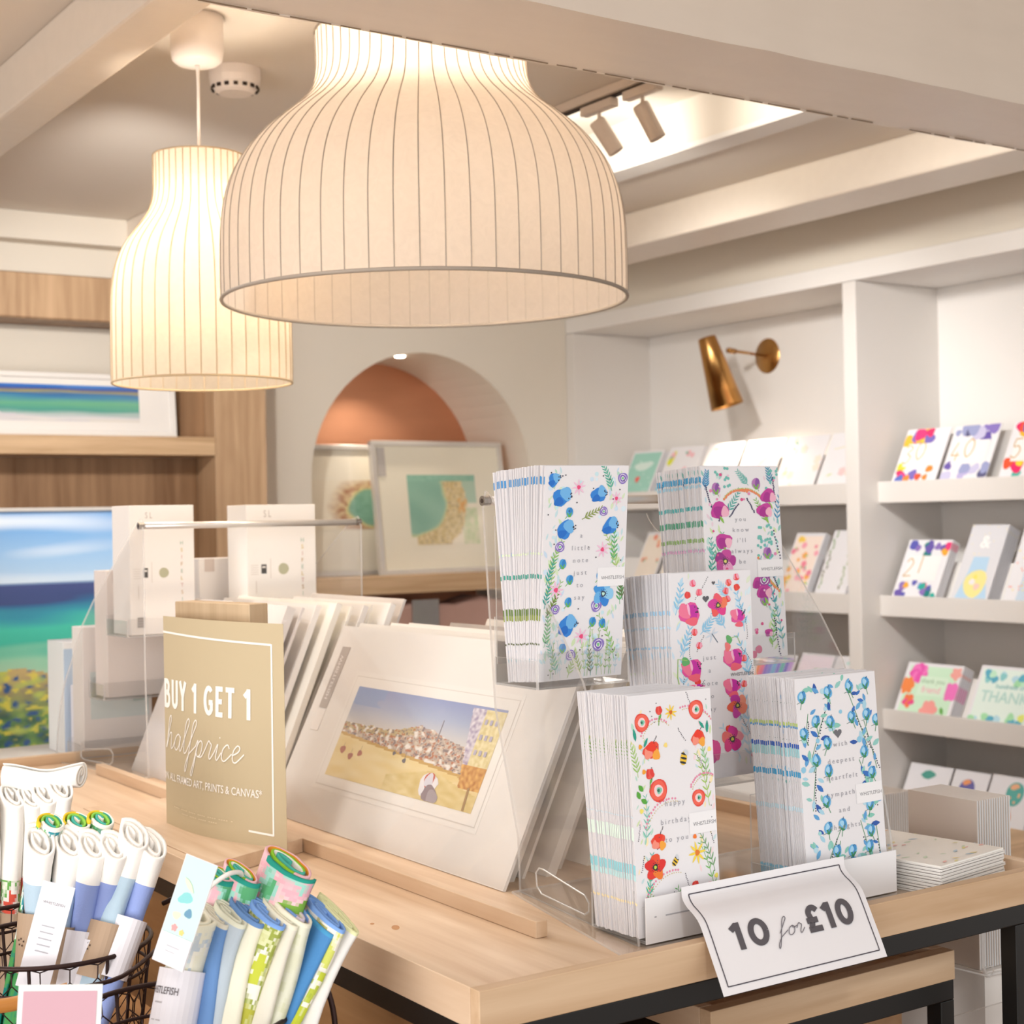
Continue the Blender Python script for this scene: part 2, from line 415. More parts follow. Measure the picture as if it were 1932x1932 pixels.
    def text(s, t, u, v, size, c, bold=0, align='c', ang=0, sx=1.0, spread=0):
        """size = letter height in units of w; (u,v) = baseline anchor"""
        key = (t, bold)
        if key not in TX: TX[key] = text_tris(t, bold)
        tr = TX[key]
        if not tr: return
        xs = [p[0] for q in tr for p in q]; x0, x1 = min(xs), max(xs)
        k = size*s.w/.70; ox = {'c': -(x0+x1)/2, 'l': -x0, 'r': -x1}[align]; bx, by = s.P(u, v); a = math.radians(ang)
        s.l += 1
        for q in tr:
            pts = []
            for (x, y) in q:
                X, Y = (x+ox)*k*sx, y*k
                pts.append((bx+X*math.cos(a)-Y*math.sin(a), by+X*math.sin(a)+Y*math.cos(a)))
            s.poly(pts, c, s.l)
    def bold(s, word, u, v, size, c, wd=.2, sx=1.0, sp=.16):
        """heavy sans capitals and digits; (u, v) = left end of the baseline"""
        asp = s.w/s.h; x = 0
        for ch in word:
            if ch == ' ': x += .36; continue
            wdt, sts = BOLD[ch]; s.l += 1; L = s.l
            for st in sts:
                cv = smooth(st, 5) if len(st) > 4 else st
                n0 = len(s.p); s.line([(u+(x+px)*size*sx, v-py*size*asp) for px, py in cv], c, wd*size)
                s.p[n0:] = [(a_, b_, L) for a_, b_, _ in s.p[n0:]]
            x += wdt+sp
    def filler(s, n, cols, keep, ln=(.04, .08)):
        k = 0
        while k < n:
            u, v = s.R.random(), s.R.random()
            if keep(u, v):
                s.leaf(u, v, ln[0]+(ln[1]-ln[0])*s.R.random(), 50+80*s.R.random(), s.R.choice(cols), .25+.2*s.R.random()); k += 1
    def strokes(s, word, u, v, size, c, wd=.02, slant=.28, sp=1.0):
        """hand-written script drawn as pen strokes"""
        x = 0; pts = []; asp = s.w/s.h
        for ch in word:
            if ch == ' ': x += .45; 
            g = SCRIPT.get(ch)
            if not g: continue
            for st in g[1]:
                sm = smooth([(px, .62+(py-.62)*.5 if py > .62 else (py*.75 if py < 0 else py)) for px, py in st], 6)
                s.line([(u+(x+px+py*slant)*size, v-py*size*asp) for px, py in sm], c, wd*size)
            x += g[0]*sp
    def into(s, mb, fn, m=0, step=.00007, base=.00012, maxlen=None, cap=.0006):
        step = min(step, cap/max(1, s.l))
        for pts, c, l in s.p:
            if maxlen:
                tris = [[pts[0], pts[i], pts[i+1]] for i in range(1, len(pts)-1)]; out = []
                while tris:
                    t = tris.pop(); e = [math.dist(t[i], t[(i+1) % 3]) for i in range(3)]; j = e.index(max(e))
                    if e[j] > maxlen:
                        a, b, d = t[j], t[(j+1) % 3], t[(j+2) % 3]; q = ((a[0]+b[0])/2, (a[1]+b[1])/2)
                        tris += [[a, q, d], [q, b, d]]
                    else: out.append(t)
                for t in out: mb.add([fn(x, y, base+step*l) for x, y in t], [(0, 1, 2)], m, c)
            else:
                mb.add([fn(x, y, base+step*l) for x, y in pts], [tuple(range(len(pts)))], m, c)
def smooth(p, k=6):
    if len(p) < 3: return p
    o = []
    for i in range(len(p)-1):
        p0, p1, p2, p3 = p[max(0, i-1)], p[i], p[i+1], p[min(len(p)-1, i+2)]
        for j in range(k):
            t = j/k
            o.append(tuple(.5*((2*p1[d])+(-p0[d]+p2[d])*t+(2*p0[d]-5*p1[d]+4*p2[d]-p3[d])*t*t+(-p0[d]+3*p1[d]-3*p2[d]+p3[d])*t**3) for d in range(len(p1))))
    o.append(p[-1]); return o
SCRIPT = {
 'h': (.62, [[(0, 0), (.12, .5), (.24, 1.2), (.2, 1.5), (.1, 1.3), (.08, .6), (.06, 0)], [(.06, .05), (.2, .45), (.36, .5), (.38, .25), (.4, .02), (.52, .05), (.64, .25)]]),
 'a': (.62, [[(.42, .42), (.25, .52), (.06, .35), (.05, .1), (.2, 0), (.36, .15), (.44, .48), (.42, .1), (.5, 0), (.64, .2)]]),
 'l': (.42, [[(0, .2), (.2, .7), (.32, 1.3), (.24, 1.55), (.12, 1.2), (.1, .4), (.16, 0), (.3, .02), (.44, .25)]]),
 'f': (.5, [[(0, .2), (.22, .7), (.36, 1.3), (.28, 1.55), (.16, 1.2), (.1, .3), (.02, -.55), (-.06, -.8), (-.08, -.5), (.08, -.05), (.24, .1), (.5, .3)]]),
 'p': (.62, [[(.02, .3), (.14, .5), (.06, -.3), (-.02, -.85), (-.1, -.75), (.02, -.2), (.14, .35), (.3, .52), (.42, .38), (.36, .08), (.2, 0), (.12, .1)], [(.2, 0), (.44, .02), (.62, .3)]]),
 'r': (.5, [[(0, .3), (.12, .55), (.22, .5), (.3, .42), (.24, .1), (.32, 0), (.5, .25)]]),
 'i': (.32, [[(0, .25), (.12, .5), (.1, .12), (.18, 0), (.34, .25)], [(.16, .78), (.19, .82)]]),
 'c': (.5, [[(.38, .4), (.26, .52), (.08, .35), (.08, .08), (.24, 0), (.52, .25)]]),
 'e': (.5, [[(.04, .2), (.28, .32), (.34, .46), (.22, .52), (.08, .34), (.1, .06), (.26, 0), (.56, .28)]]),
 'o': (.55, [[(.26, .5), (.08, .36), (.08, .08), (.24, 0), (.4, .14), (.4, .4), (.26, .5), (.36, .38), (.58, .45)]]),
}
def _ell(cx, cy, rx, ry, a0=0, a1=360, n=22): return [(cx+rx*math.cos(math.radians(a0+(a1-a0)*i/n)), cy+ry*math.sin(math.radians(a0+(a1-a0)*i/n))) for i in range(n+1)]
BOLD = {'1': (.36, [[(.02, .74), (.24, .93)], [(.24, 1), (.24, 0)]]), '0': (.66, [_ell(.33, .5, .23, .40)]),
 '£': (.62, [[(.56, .78), (.46, .90), (.32, .89), (.22, .74), (.24, .55), (.25, .35), (.16, .12)], [(.06, .44), (.50, .44)], [(.06, .1), (.60, .1)]]),
 'B': (.56, [[(.1, 0), (.1, 1)], [(.1, .92), (.28, .92), (.40, .84), (.42, .72), (.36, .57), (.24, .53), (.1, .53)], [(.1, .53), (.3, .52), (.44, .44), (.47, .30), (.42, .14), (.28, .08), (.1, .08)]]),
 'U': (.58, [[(.1, 1), (.1, .35), (.14, .18), (.29, .09), (.44, .18), (.48, .35), (.48, 1)]]), 'Y': (.54, [[(.04, 1), (.27, .48)], [(.50, 1), (.27, .48)], [(.27, .55), (.27, 0)]]),
 'G': (.62, [_ell(.34, .5, .25, .41, 48, 318, 18)+[(.52, .22), (.52, .44)], [(.34, .44), (.60, .44)]]), 'E': (.46, [[(.1, 0), (.1, 1)], [(.1, .92), (.44, .92)], [(.1, .51), (.40, .51)], [(.1, .08), (.44, .08)]]),
 'T': (.50, [[(.0, .92), (.50, .92)], [(.25, 1), (.25, 0)]])}
WHITE = hx('e9e7ea'); OFFW = hx('ece8e4')
def card_mesh(art, w, h, t, spine=None, body=WHITE, seed=0):
    """folded card with envelope: front sheet, inner envelope slightly inset"""
    mb = MB(); mb.box(0, w, 0, t*.3, 0, h, c=body); mb.box(.0008, w-.0012, t*.3+.0001, t*.62, .001, h-.003, c=hx('dcdde3')); mb.box(0, w, t*.62+.0001, t, 0, h, c=body)
    if art: art.into(mb, lambda x, y, e: (x, -e, y), step=.00001, base=.00005, cap=.0004)
    if spine:
        for v0, v1, c in spine: mb.add([(-.00006, 0, (1-v1)*h), (-.00006, t, (1-v1)*h), (-.00006, t, (1-v0)*h), (-.00006, 0, (1-v0)*h)], [(0, 3, 2, 1)], 0, hx(c))
    return mb
#@@PART2
# ------------------------------------------------------------------ room shell
YB, XW, CZ = 4.27, 3.44, 2.235
struct('floor', B(-2.5, 4.2, -1.5, 5.2, -.05, 0), M['floorw'])
# ceiling with the lit recess cut out of it
RX0, RX1, RY0, RY1, RZ = 1.86, 2.27, 1.62, 3.45, 2.335
c = MB()
c.box(-2.0, RX0, .2, YB, CZ, CZ+.25); c.box(RX1, XW+.1, .2, YB, CZ, CZ+.25)
c.box(RX0, RX1, .2, RY0, CZ, CZ+.25); c.box(RX0, RX1, RY1, YB, CZ, CZ+.25); c.box(RX0, RX1, RY0, RY1, RZ, CZ+.25)
struct('ceiling', c, M['ceil'])
# wall at the back with the arched niche
AX, AR, AZ, AB = 2.5445, .407, 1.535, 1.00
c = MB(); seg = 28
arc = [(AX+AR*math.cos(math.pi*i/seg), AZ+AR*math.sin(math.pi*i/seg)) for i in range(seg+1)]
x0w, x1w, zt = -2.5, XW+.1, CZ+.1
c.box(x0w, AX-AR, YB, YB+.12, 0, zt); c.box(AX+AR, x1w, YB, YB+.12, 0, zt); c.box(AX-AR, AX+AR, YB, YB+.12, 0, AB)
for i in range(seg):
    (xa, za), (xb, zb) = arc[i], arc[i+1]
    c.add([(xa, YB, za), (xb, YB, zb), (xb, YB, zt), (xa, YB, zt)], [(0, 1, 2, 3)])
ND = .35                                              # niche depth: reveal
for i in range(seg):
    (xa, za), (xb, zb) = arc[i], arc[i+1]
    c.add([(xa, YB, za), (xa, YB+ND, za), (xb, YB+ND, zb), (xb, YB, zb)], [(0, 1, 2, 3)])
for xs in (AX-AR, AX+AR):
    c.add([(xs, YB+.12, AB), (xs, YB+ND, AB), (xs, YB+ND, AZ), (xs, YB+.12, AZ)], [(0, 1, 2, 3)])
c.add([(AX-AR, YB+.12, AB), (AX+AR, YB+.12, AB), (AX+AR, YB+ND, AB), (AX-AR, YB+ND, AB)], [(0, 1, 2, 3)])
struct('wall_back', c, M['wall'])
c = MB(); c.box(AX-AR-.02, AX+AR+.02, YB+ND, YB+ND+.02, AB-.02, AZ+AR+.02)
o = struct('trim_1', c, M['copper']); o['label'] = 'copper backing of the arched niche'
struct('wall_right', B(XW, XW+.1, .2, YB, 0, zt), M['white'])
# fascia above the shelving: wall face over the cabinet top
struct('trim_2', B(3.125, XW, .2, YB, 2.082, CZ), M['wall'])
struct('trim_3', B(1.05, 1.95, 4.13, YB, 2.085, CZ-.001).box(1.05, 1.49, 4.06, 4.13, 2.16, CZ-.001), M['wall'])

# ceiling beams
def beam(name, x0, x1, y0, y1, z0, z1, mat, label):
    return struct(name, B(x0, x1, y0, y1, z0, z1), mat, bevel=.006)
random.seed(4)
c = MB(); n = 60; xa, xb = -.6, XW                    # old cross beam with slightly wavering arrises
rows = []
for i in range(n+1):
    x = xa+(xb-xa)*i/n; w = lambda a: (random.random()-.5)*a
    rows.append([(x, 1.345+w(.002), 1.95+w(.0015)), (x, 1.516+w(.0035), 1.95+w(.0015)), (x, 1.516, CZ), (x, 1.345, CZ)])
for i in range(n):
    a, b = rows[i], rows[i+1]
    for k in range(4): c.add([a[k], a[(k+1) % 4], b[(k+1) % 4], b[k]], [(0, 1, 2, 3)])
struct('trim_4', c, M['beam'])
struct('trim_5', MB().tube([(xa+(xb-xa)*i/40, 1.519+.001*math.sin(i*1.7), 1.9535+.0008*math.sin(i*2.3)) for i in range(41)], .0045, 6), M['beam'])
ck = MB(); random.seed(9); x = .5
while x < 2.9:                                        # hairline crack along the far arris of the cross beam
    L_c = .02+.05*random.random(); y = 1.5125+.0012*random.random()
    if x < 1.5 or random.random() < .6: ck.box(x, x+L_c, y, y+.0006+.0010*random.random(), 1.9480, 1.9492)
    x += L_c+.004+.01*random.random()
struct('trim_10', ck, mottled('crack_shadow', '8b765f', .8, .1, 50))
beam('trim_6', .80, .885, 1.52, YB, 2.14, CZ, M['beam'], '')
beam('trim_7', 2.64, 2.82, 1.52, YB, 2.14, CZ, M['beam'], '')
beam('trim_8', 1.49, 1.56, 3.2, YB, 2.13, CZ, M['beam'], '')
struct('trim_9', B(RX1, RX1+.075, RY0, RY1, CZ-.012, CZ), M['white'])
struct('wall_left', B(-2.6, -2.5, 2.2, YB, 0, zt), M['wall'])

# ------------------------------------------------------------------ white card shelving on the right wall
XC = 3.107
cab = thing('card_shelving', 'tall white built-in card shelving along the right wall, two bays wide', 'shelving', (3.27, 3.2, 0))
Y1 = YB-.001
c = MB()
c.box(XC, XW-.001, 1.2, Y1, 2.030, 2.081)                               # top board with cornice
MB.build(c, 'top_board', M['white'], cab, bevel=.003)
B(XC, XW-.001, 2.939, 2.987, 0, 2.029).build('divider', M['greyw'], cab, bevel=.002)
B(XC, XW-.001, 4.222, Y1, 0, 2.029).build('side_panel', M['greyw'], cab, bevel=.002)
B(XC, XW-.001, 1.2, 1.24, 0, 2.029).build('side_panel', M['greyw'], cab)
B(XW-.004, XW-.001, 1.2, 4.222, 0, 2.029).build('back_panel', M['white'], cab)
XL = 3.179
LEDGES = [(1.428, 1.486), (1.121, 1.177), (.8145, .869), (.505, .560)]
RS, RC = math.sin(math.radians(27)), math.cos(math.radians(27))
def ledge(y0, y1, z0, z1, rest):
    mb = MB(); mb.box(XL, XL+.010, y0, y1, z0, z1); mb.box(XL+.0101, XW-.005, y0, y1, z0, z1-.010)
    mb.build('ledge', M['greyw'], cab, bevel=.0015)
    xb, zb = XL+.062, z1-.0099
    MB().prism([(xb, zb), (xb+.006, zb), (xb+.006+rest*RS, zb+rest*RC), (xb+rest*RS, zb+rest*RC)], 'y', y0+.012, y1-.012).build('card_rest', M['white'], cab)
for z0, z1 in LEDGES:
    ledge(1.24, 2.9385, z0, z1, .150 if z0 > 1.4 or z0 < .6 else .11)
    ledge(2.9875, 4.2215, z0, z1, .11)

# ------------------------------------------------------------------ oak display unit on the back wall, left
oak = thing('oak_wall_unit', 'large oak display unit with open shelves at the left of the back wall', 'shelving', (.9, 4.1, 0))
YF = 4.13
B(-.9, 1.925, YF, 4.20, 1.966, 2.084).build('top_rail', M['oakz'], oak, bevel=.002)
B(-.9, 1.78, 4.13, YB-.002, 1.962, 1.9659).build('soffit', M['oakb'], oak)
B(1.765, 1.925, YF, YB-.002, 0, 1.9655).build('pilaster', M['oakz'], oak, bevel=.002)
B(-.9, 1.764, YF-.005, 4.262, 1.600, 1.652).build('shelf', M['oaks'], oak, bevel=.002)
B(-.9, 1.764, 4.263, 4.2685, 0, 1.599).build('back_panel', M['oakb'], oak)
B(-.9, 1.764, 4.263, 4.2685, 1.653, 1.961).build('back_panel', M['wall'], oak)
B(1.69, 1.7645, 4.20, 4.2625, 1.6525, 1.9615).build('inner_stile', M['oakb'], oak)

# shelf inside / below the arch
tag(B(AX-AR+.001, AX+AR-.001, 4.24, YB+ND-.005, 1.176, 1.232).build('niche_shelf', M['oaks'], bevel=.002), 'thick oak shelf across the arched copper niche', 'shelf')
cu = MB()
prof = [(-.26, .02), (-.24, .09), (-.1, .115), (.05, .10), (.15, .125), (.27, .10), (.29, .03), (.26, .0), (-.24, .0)]
for i in range(13):
    pass
bag = MB().prism([(2.62+p[0], 1.03+p[1]) for p in prof], 'y', 4.30, 4.44)
o = bag.build('folded_bag', M['cushion'], bevel=.02); tag(o, 'dusky pink folded cloth bag below the oak shelf of the niche', 'bag')
B(2.50, 2.60, 4.2955, 4.2995, 1.06, 1.15).build('blue_tab', M['steel'], o)

# ------------------------------------------------------------------ pictures
def gridart(mb, w, h, nx, ny, fn, pos, m=0):
    for j in range(ny):
        for i in range(nx):
            u0, u1, v0, v1 = i/nx, (i+1)/nx, j/ny, (j+1)/ny
            mb.add([pos(u0*w, v0*h), pos(u1*w, v0*h), pos(u1*w, v1*h), pos(u0*w, v1*h)], [(0, 1, 2, 3)], m, fn((u0+u1)/2, (v0+v1)/2))
def mixc(a, b, t):
    a = hx(a) if isinstance(a, str) else a; b = hx(b) if isinstance(b, str) else b; t = max(0, min(1, t))
    return tuple(a[k]*(1-t)+b[k]*t for k in range(4))
from mathutils import noise
def nz(x, y, s=0): return noise.noise(Vector((x, y, s)))
def ramp(v, stops):
    for (p0, c0), (p1, c1) in zip(stops, stops[1:]):
        if v <= p1: return mixc(c0, c1, (v-p0)/(p1-p0+1e-9))
    return hx(stops[-1][1])
def sea_big(u, v):                                     # v up: meadow, sea, sky
    w = nz(u*5, v*26, 1)*.035
    if v < .40+.05*nz(u*8, 3, 2)+.03*u:
        n = nz(u*24, v*24, 5); k = nz(u*44, v*50, 8); top = v/.42
        c = mixc('2f5a4a', '6f9a48', .5+n)
        c = mixc(c, 'c9ad72', max(0, top-.62)*2.4)
        c = mixc(c, 'e6d84a', max(0, min(.75, (k-.2)*4))); c = mixc(c, '27528a', max(0, min(1, (-k-.18)*4))); c = mixc(c, 'b9c95a', max(0, min(1, (nz(u*22, v*30, 11)-.1)*2)))
        return c
    return ramp(v+w*(v < .72), [(.38, 'b9d2b2'), (.46, '8fcfae'), (.52, '2fb59c'), (.58, '35bfa6'), (.63, '1f8fa6'), (.675, '1d5a8c'), (.685, '2b3f78'), (.735, '34427e'), (.745, 'a3c6e8'), (.85, '8db7e2'), (1.0, '4f8fd0')]) if v < .745 else \
        mixc(ramp(v, [(.74, 'b3d0ea'), (.86, '8fb9e3'), (1.0, '4d90d2')]), 'e4edf5', max(0, nz(u*3, v*14, 3))*1.3)
def bay_art(u, v):
    w = nz(u*6, v*10, 4)*.06
    c = ramp(v+w, [(0, 'e2ddd6'), (.12, 'd9d8dc'), (.3, '8fb0d8' if u < .45 else '4f9f93'), (.5, '69b48f' if u > .35 else 'd8d6cf'), (.66, '3f86b0'), (.76, '2f6ea8'), (.80, 'a09a6a'), (.86, '3b4c94'), (.93, '2b66c2'), (1, '3f86d2')])
    if v < .66-.78*u+.09*nz(u*7, v*7, 8): return mixc('e4e0da', 'cfcdd6', .5+nz(u*9, v*18, 3))
    if u < .3 and .62 < v < .82: c = mixc('d9d9d2', '5a6a4a', .5+nz(u*60, v*60, 1))
    if u < .42 and v < .5 and nz(u*8, v*8, 6) > -.2: c = mixc(c, 'e6e0d8', .7)
    return c
def frame_picture(name, label, w, h, fwid, mat_c, art, art_rect, X, frame_m, depth=.025, nx=60, ny=40, tagc=None, group=None):
    """local frame: x right, z up, faces -y, bottom-left-front at origin"""
    t = thing(name, label, 'picture', (0, 0, 0), group)
    mb = MB()
    mb.box(0, w, 0, depth, 0, fwid); mb.box(0, w, 0, depth, h-fwid, h); mb.box(0, fwid, 0, depth, fwid+.0001, h-fwid-.0001); mb.box(w-fwid, w, 0, depth, fwid+.0001, h-fwid-.0001)
    mb.build('frame', frame_m, t, bevel=.0015)
    mb = MB().box(fwid+.0001, w-fwid-.0001, .008, depth-.002, fwid+.0001, h-fwid-.0001, c=hx(mat_c))
    mb.build('mount', M['glossy'], t)
    mb = MB(); a0, b0, a1, b1 = art_rect
    gridart(mb, a1-a0, b1-b0, nx, ny, art, lambda x, y: (a0+x, .0072, b0+y))
    mb.build('print', M['glossy'], t)
    if tagc: MB().box(*tagc, c=hx('b9b2ac')).build('label_strip', M['glossy'], t)
    t.matrix_world = X; return t
def RX(a): return Matrix.Rotation(math.radians(a), 4, 'X')
def RY_(a): return Matrix.Rotation(math.radians(a), 4, 'Y')
def RZ_(a): return Matrix.Rotation(math.radians(a), 4, 'Z')
def T(x, y, z): return Matrix.Translation((x, y, z))
frame_picture('framed_print', 'white framed seascape print of a blue green bay on the upper oak shelf', 1.06, .172, .014, 'eeeae6', bay_art, (.05, .040, .955, .140),
              T(.60, 4.150, 1.6525) @ RX(-5), M['white'], nx=90, ny=30)
frame_picture('large_canvas', 'large canvas of blue sea and flowering meadow behind the left end of the table', .95, .66, .009, 'eeeeee', sea_big, (.009, .009, .941, .651),
              T(.385, 3.60, .79), M['silver'], nx=190, ny=140)
def island(u, v):
    d = math.hypot((u-.10)*1.05, (v-.62)*1.0)+nz(u*5, v*5, 2)*.05
    n = nz(u*16, v*16, 7)
    if v > .90: return mixc('93c0ac', '86b5a0', .5+n)
    if d < .44: return mixc('93bda9', '84b09d', .5+nz(u*3, v*3))
    if d < .49: return mixc('93bda9', 'cfcb92', (d-.44)/.05)
    if d < .78 and v < .90 and not (v < .16 and u < .08):
        c = mixc('dccb9e', 'cbb684', .5+n*1.4)
        c = mixc(c, '9c8a72', max(0, nz(u*26, v*26, 9)-.12)*2)
        if u > .72 and .45 < v < .66: c = mixc(c, 'e09a42', .7*max(0, min(1, .5+n*2)))
        return c
    if u > .76 and v < .52: return mixc('b5c89a', 'd8d6bc', .5+n)
    return mixc('8fbda8', 'e2dcc8', .3) if v > .6 else hx('e6dfcc')
def island2(u, v):
    d = math.hypot(u-.85, v-.45)+nz(u*4, v*4)*.06; n = nz(u*12, v*12)
    if d < .36: return mixc('6d9a86', '7aa592', .5+n)
    if d < .42: return mixc('6d9a86', 'd6c68c', (d-.36)/.06)
    return mixc(mixc('c9b18c', 'a3775a', .5+n*1.3), 'ddd4c2', max(0, (d-.5)/.18))
frame_picture('framed_print', 'silver framed map print of a sandy bay, front one in the arched niche', .500, .436, .016, 'e6dfcc', island, (.125, .095, .385, .325),
              T(2.395, 4.30, 1.2325) @ RX(-8), M['silver'], tagc=(.022, .05, .0068, .0076, .32, .415), nx=50, ny=44)
frame_picture('framed_print', 'silver framed map print half hidden behind the front frame in the niche', .500, .425, .016, 'ddd6c6', island2, (.02, .15, .30, .31),
              T(2.19, 4.375, 1.2325) @ RX(-8), M['silver'], nx=40, ny=30)

# ------------------------------------------------------------------ lamps
def cocoon(name, label, C, prof, nrib, mat, ribmat, rimr, energy, bulb_z, cord_top=None, canopy_r=.05):
    """fabric pendant shade: prof is (radius, z) from rim upwards, world z"""
    t = thing(name, label, 'lamp', (C[0], C[1], prof[0][1]))
    X = T(C[0], C[1], 0)
    sp = smooth(prof, 5)
    MB().lathe(sp, 96, X=X).build('shade', mat, t, smooth=True)
    rb = MB()
    for k in range(nrib):
        a = 2*math.pi*k/nrib
        rb.tube([(C[0]+(r+.0004)*math.cos(a), C[1]+(r+.0004)*math.sin(a), z) for r, z in sp[::2]+[sp[-1]]], .0009, 4, cap=False)
    rb.build('ribs', ribmat, t)
    r0, z0 = prof[0]
    MB().tube([(C[0]+r0*math.cos(2*math.pi*k/96), C[1]+r0*math.sin(2*math.pi*k/96), z0) for k in range(96)], rimr, 8, closed=True).build('rim', ribmat, t, smooth=True)
    rt_, zt_ = prof[-1]
    MB().tube([(C[0]+rt_*math.cos(2*math.pi*k/64), C[1]+rt_*math.sin(2*math.pi*k/64), zt_) for k in range(64)], rimr*.7, 6, closed=True).build('top_ring', ribmat, t, smooth=True)
    sp_ = MB()
    for k in range(3):
        a = 2*math.pi*k/3+.4; sp_.tube([(C[0], C[1], zt_-.01), (C[0]+rt_*math.cos(a), C[1]+rt_*math.sin(a), zt_-.002)], .0015, 6)
    sp_.tube([(C[0], C[1], zt_-.02), (C[0], C[1], bulb_z+.05)], .014, 16)
    sp_.build('lamp_holder', M['plast'], t, smooth=False)
    MB().lathe([(0.001, -.045), (.02, -.04), (.032, -.02), (.034, 0), (.026, .025), (.014, .045)], 20, X=T(C[0], C[1], bulb_z)).build('bulb', M['bulb'], t, smooth=True)
    if cord_top:
        MB().tube([(C[0], C[1], zt_-.012), (C[0]+.001, C[1], (zt_+cord_top)/2), (C[0], C[1], cord_top-.05)], .0028, 8).build('cord', M['plast'], t, smooth=True)
        MB().lathe([(.004, -.080), (canopy_r*.75, -.078), (canopy_r*.93, -.072), (canopy_r, -.055), (canopy_r, -.002), (canopy_r*.5, -.001)], 40, X=T(C[0], C[1], cord_top)).build('ceiling_rose', M['plast'], t, smooth=True)
    light(name+'_light', 'POINT', (C[0], C[1], bulb_z), energy, WARM, size=.04)
    return t
DB = 2.25; k = .3*DB/2.31/380
big = [(380, 545), (380.5, 500), (380, 450), (378, 405), (371, 360), (357, 318), (335, 280), (305, 245), (270, 215), (238, 190), (215, 165), (203, 140), (199, 112), (199, 80), (200, 45)]
zr = 1.4+(966-547)/FPX*DB-.002
cb = Vector((0, 0, CAMH)) + fw*DB + rt*((803-966)/FPX*DB) + dn*((547-966)/FPX*DB)
cocoon('pendant_lamp', 'wide dome shaped ribbed fabric pendant lamp in front, partly behind the beam', (cb.x, cb.y),
       [(p[0]*k, zr+(545-p[1])*k*1.003) for p in big], 56, M['shade_big'], M['rib'], .0028, 18, 2.0, CZ)
DS = 2.535; sc = DS/2921.67
small = [(167, 723), (167.5, 690), (167, 640), (166.5, 590), (164, 545), (157, 505), (143, 470), (122, 440), (103, 415), (91, 392), (86, 365), (85.5, 330), (85.5, 296)]
fx, fy = 383, 723
ctr = Vector((0, 0, CAMH)) + fw*DS + rt*((fx-966)*sc) + dn*((fy-966)*sc)
cocoon('pendant_lamp', 'narrow bottle shaped ribbed fabric pendant lamp at the left, hanging on a white cord', (ctr.x, ctr.y),
       [(p[0]*sc, ctr.z+(723-p[1])*sc) for p in small], 38, M['shade_small'], M['ribw'], .0018, 8.5, ctr.z+.21, CZ, .0435)

# smoke detector
sx, sy = 1.1715, 2.6208
sd = thing('smoke_detector', 'round white smoke detector on the ceiling behind the pendant cord', 'smoke detector', (sx, sy, CZ-.05))
MB().lathe([(.001, -.046), (.030, -.046), (.036, -.042), (.0445, -.030), (.047, -.018), (.047, -.001), (.02, 0)], 40, X=T(sx, sy, CZ)).build('housing', M['plast'], sd, smooth=False)
v = MB()
for kx in range(16):
    a = 2*math.pi*kx/16
    v.box(.0405, .0432, -.0038, .0038, -.040, -.034, X=T(sx, sy, CZ) @ RZ_(math.degrees(a)) @ T(.0008, 0, 0))
v.build('vents', M['dark'], sd)

# spot track and two cylinder heads
tr = thing('spotlight_track', 'white ceiling track with two cylinder spotlights beside the lit recess', 'light', (1.84, 2.3, CZ-.02))
B(1.826, 1.858, 1.75, 3.3, CZ-.018, CZ-.0005).build('rail', M['track'], tr, bevel=.002)
B(1.835, 1.849, 1.76, 3.29, CZ-.0215, CZ-.0185).build('slot', M['dark'], tr)
def head(px, py_, tilt, heading):
    hd = MB().box(px-.010, px+.010, py_-.05, py_+.05, CZ-.040, CZ-.0225).tube([(px, py_, CZ-.041), (px, py_, CZ-.062)], .004, 10)
    a = hd.build('adaptor', M['track'], tr, bevel=.002)
    ad_ = (rt*heading+Vector((0, 0, -1))).normalized(); X = T(px, py_, CZ-.066) @ ad_.to_track_quat('-Z', 'Y').to_matrix().to_4x4()
    b = MB().lathe([(.001, .010), (.015, .010), (.0165, .006), (.0165, -.062), (.0145, -.063), (.013, -.055), (.001, -.053)], 28, X=X).build('lamp_head', M['track'], tr, smooth=False)
    return X
XA = head(1.842, 2.405, 0, .62); XB = head(1.842, 2.270, 0, .50)
light('recess_wall_washer', 'SPOT', (1.95, 2.72, 2.16), 6, (1, .95, .85), (2.27, 2.9, 2.26), .02, angle=120, blend=1)
light('recess_wall_washer', 'SPOT', (1.90, 2.30, 2.20), 5, (1, .95, .85), (2.27, 2.15, 2.28), .02, angle=150, blend=1)

# brass wall light
bx, by, bz = 3.4355, 3.63, 1.908
br = thing('wall_light', 'brushed brass wall light with a tapered shade in the left card bay', 'wall light', (bx, by, bz))
MB().lathe([(.001, .014), (.012, .013), (.052, .004), (.056, 0.0)], 36, X=T(bx, by, bz) @ RY_(-90)).build('wall_plate', M['brass'], br, smooth=True)
j = (3.222, 3.585, 1.912)
arm = MB().tube([(bx-.012, by, bz), (j[0]+.035, j[1]+.008, j[2])], .0045, 10).tube([(j[0]+.045, j[1]+.01, j[2]-.001), (j[0]+.008, j[1]+.002, j[2])], .0085, 12)
arm.build('arm', M['brass'], br, smooth=True)
tp, bt = Vector((3.175, 3.622, 1.952)), Vector((3.215, 3.578, 1.738))
ax_ = (bt-tp).normalized(); q = ax_.to_track_quat('-Z', 'Y').to_matrix().to_4x4(); L_ = (bt-tp).length
sh = MB().lathe([(.001, 0), (.027, 0), (.0285, -.004), (.052, -L_), (.0505, -L_+.001), (.027, -.006), (.001, -.005)], 40, X=T(*tp) @ q)
sh.build('lamp_shade', M['brass'], br, smooth=True)
MB().lathe([(.001, 0), (.02, .004), (.024, .02), (.015, .04)], 16, X=T(*(bt-ax_*.07)) @ q).build('bulb', M['bulb'], br, smooth=True)
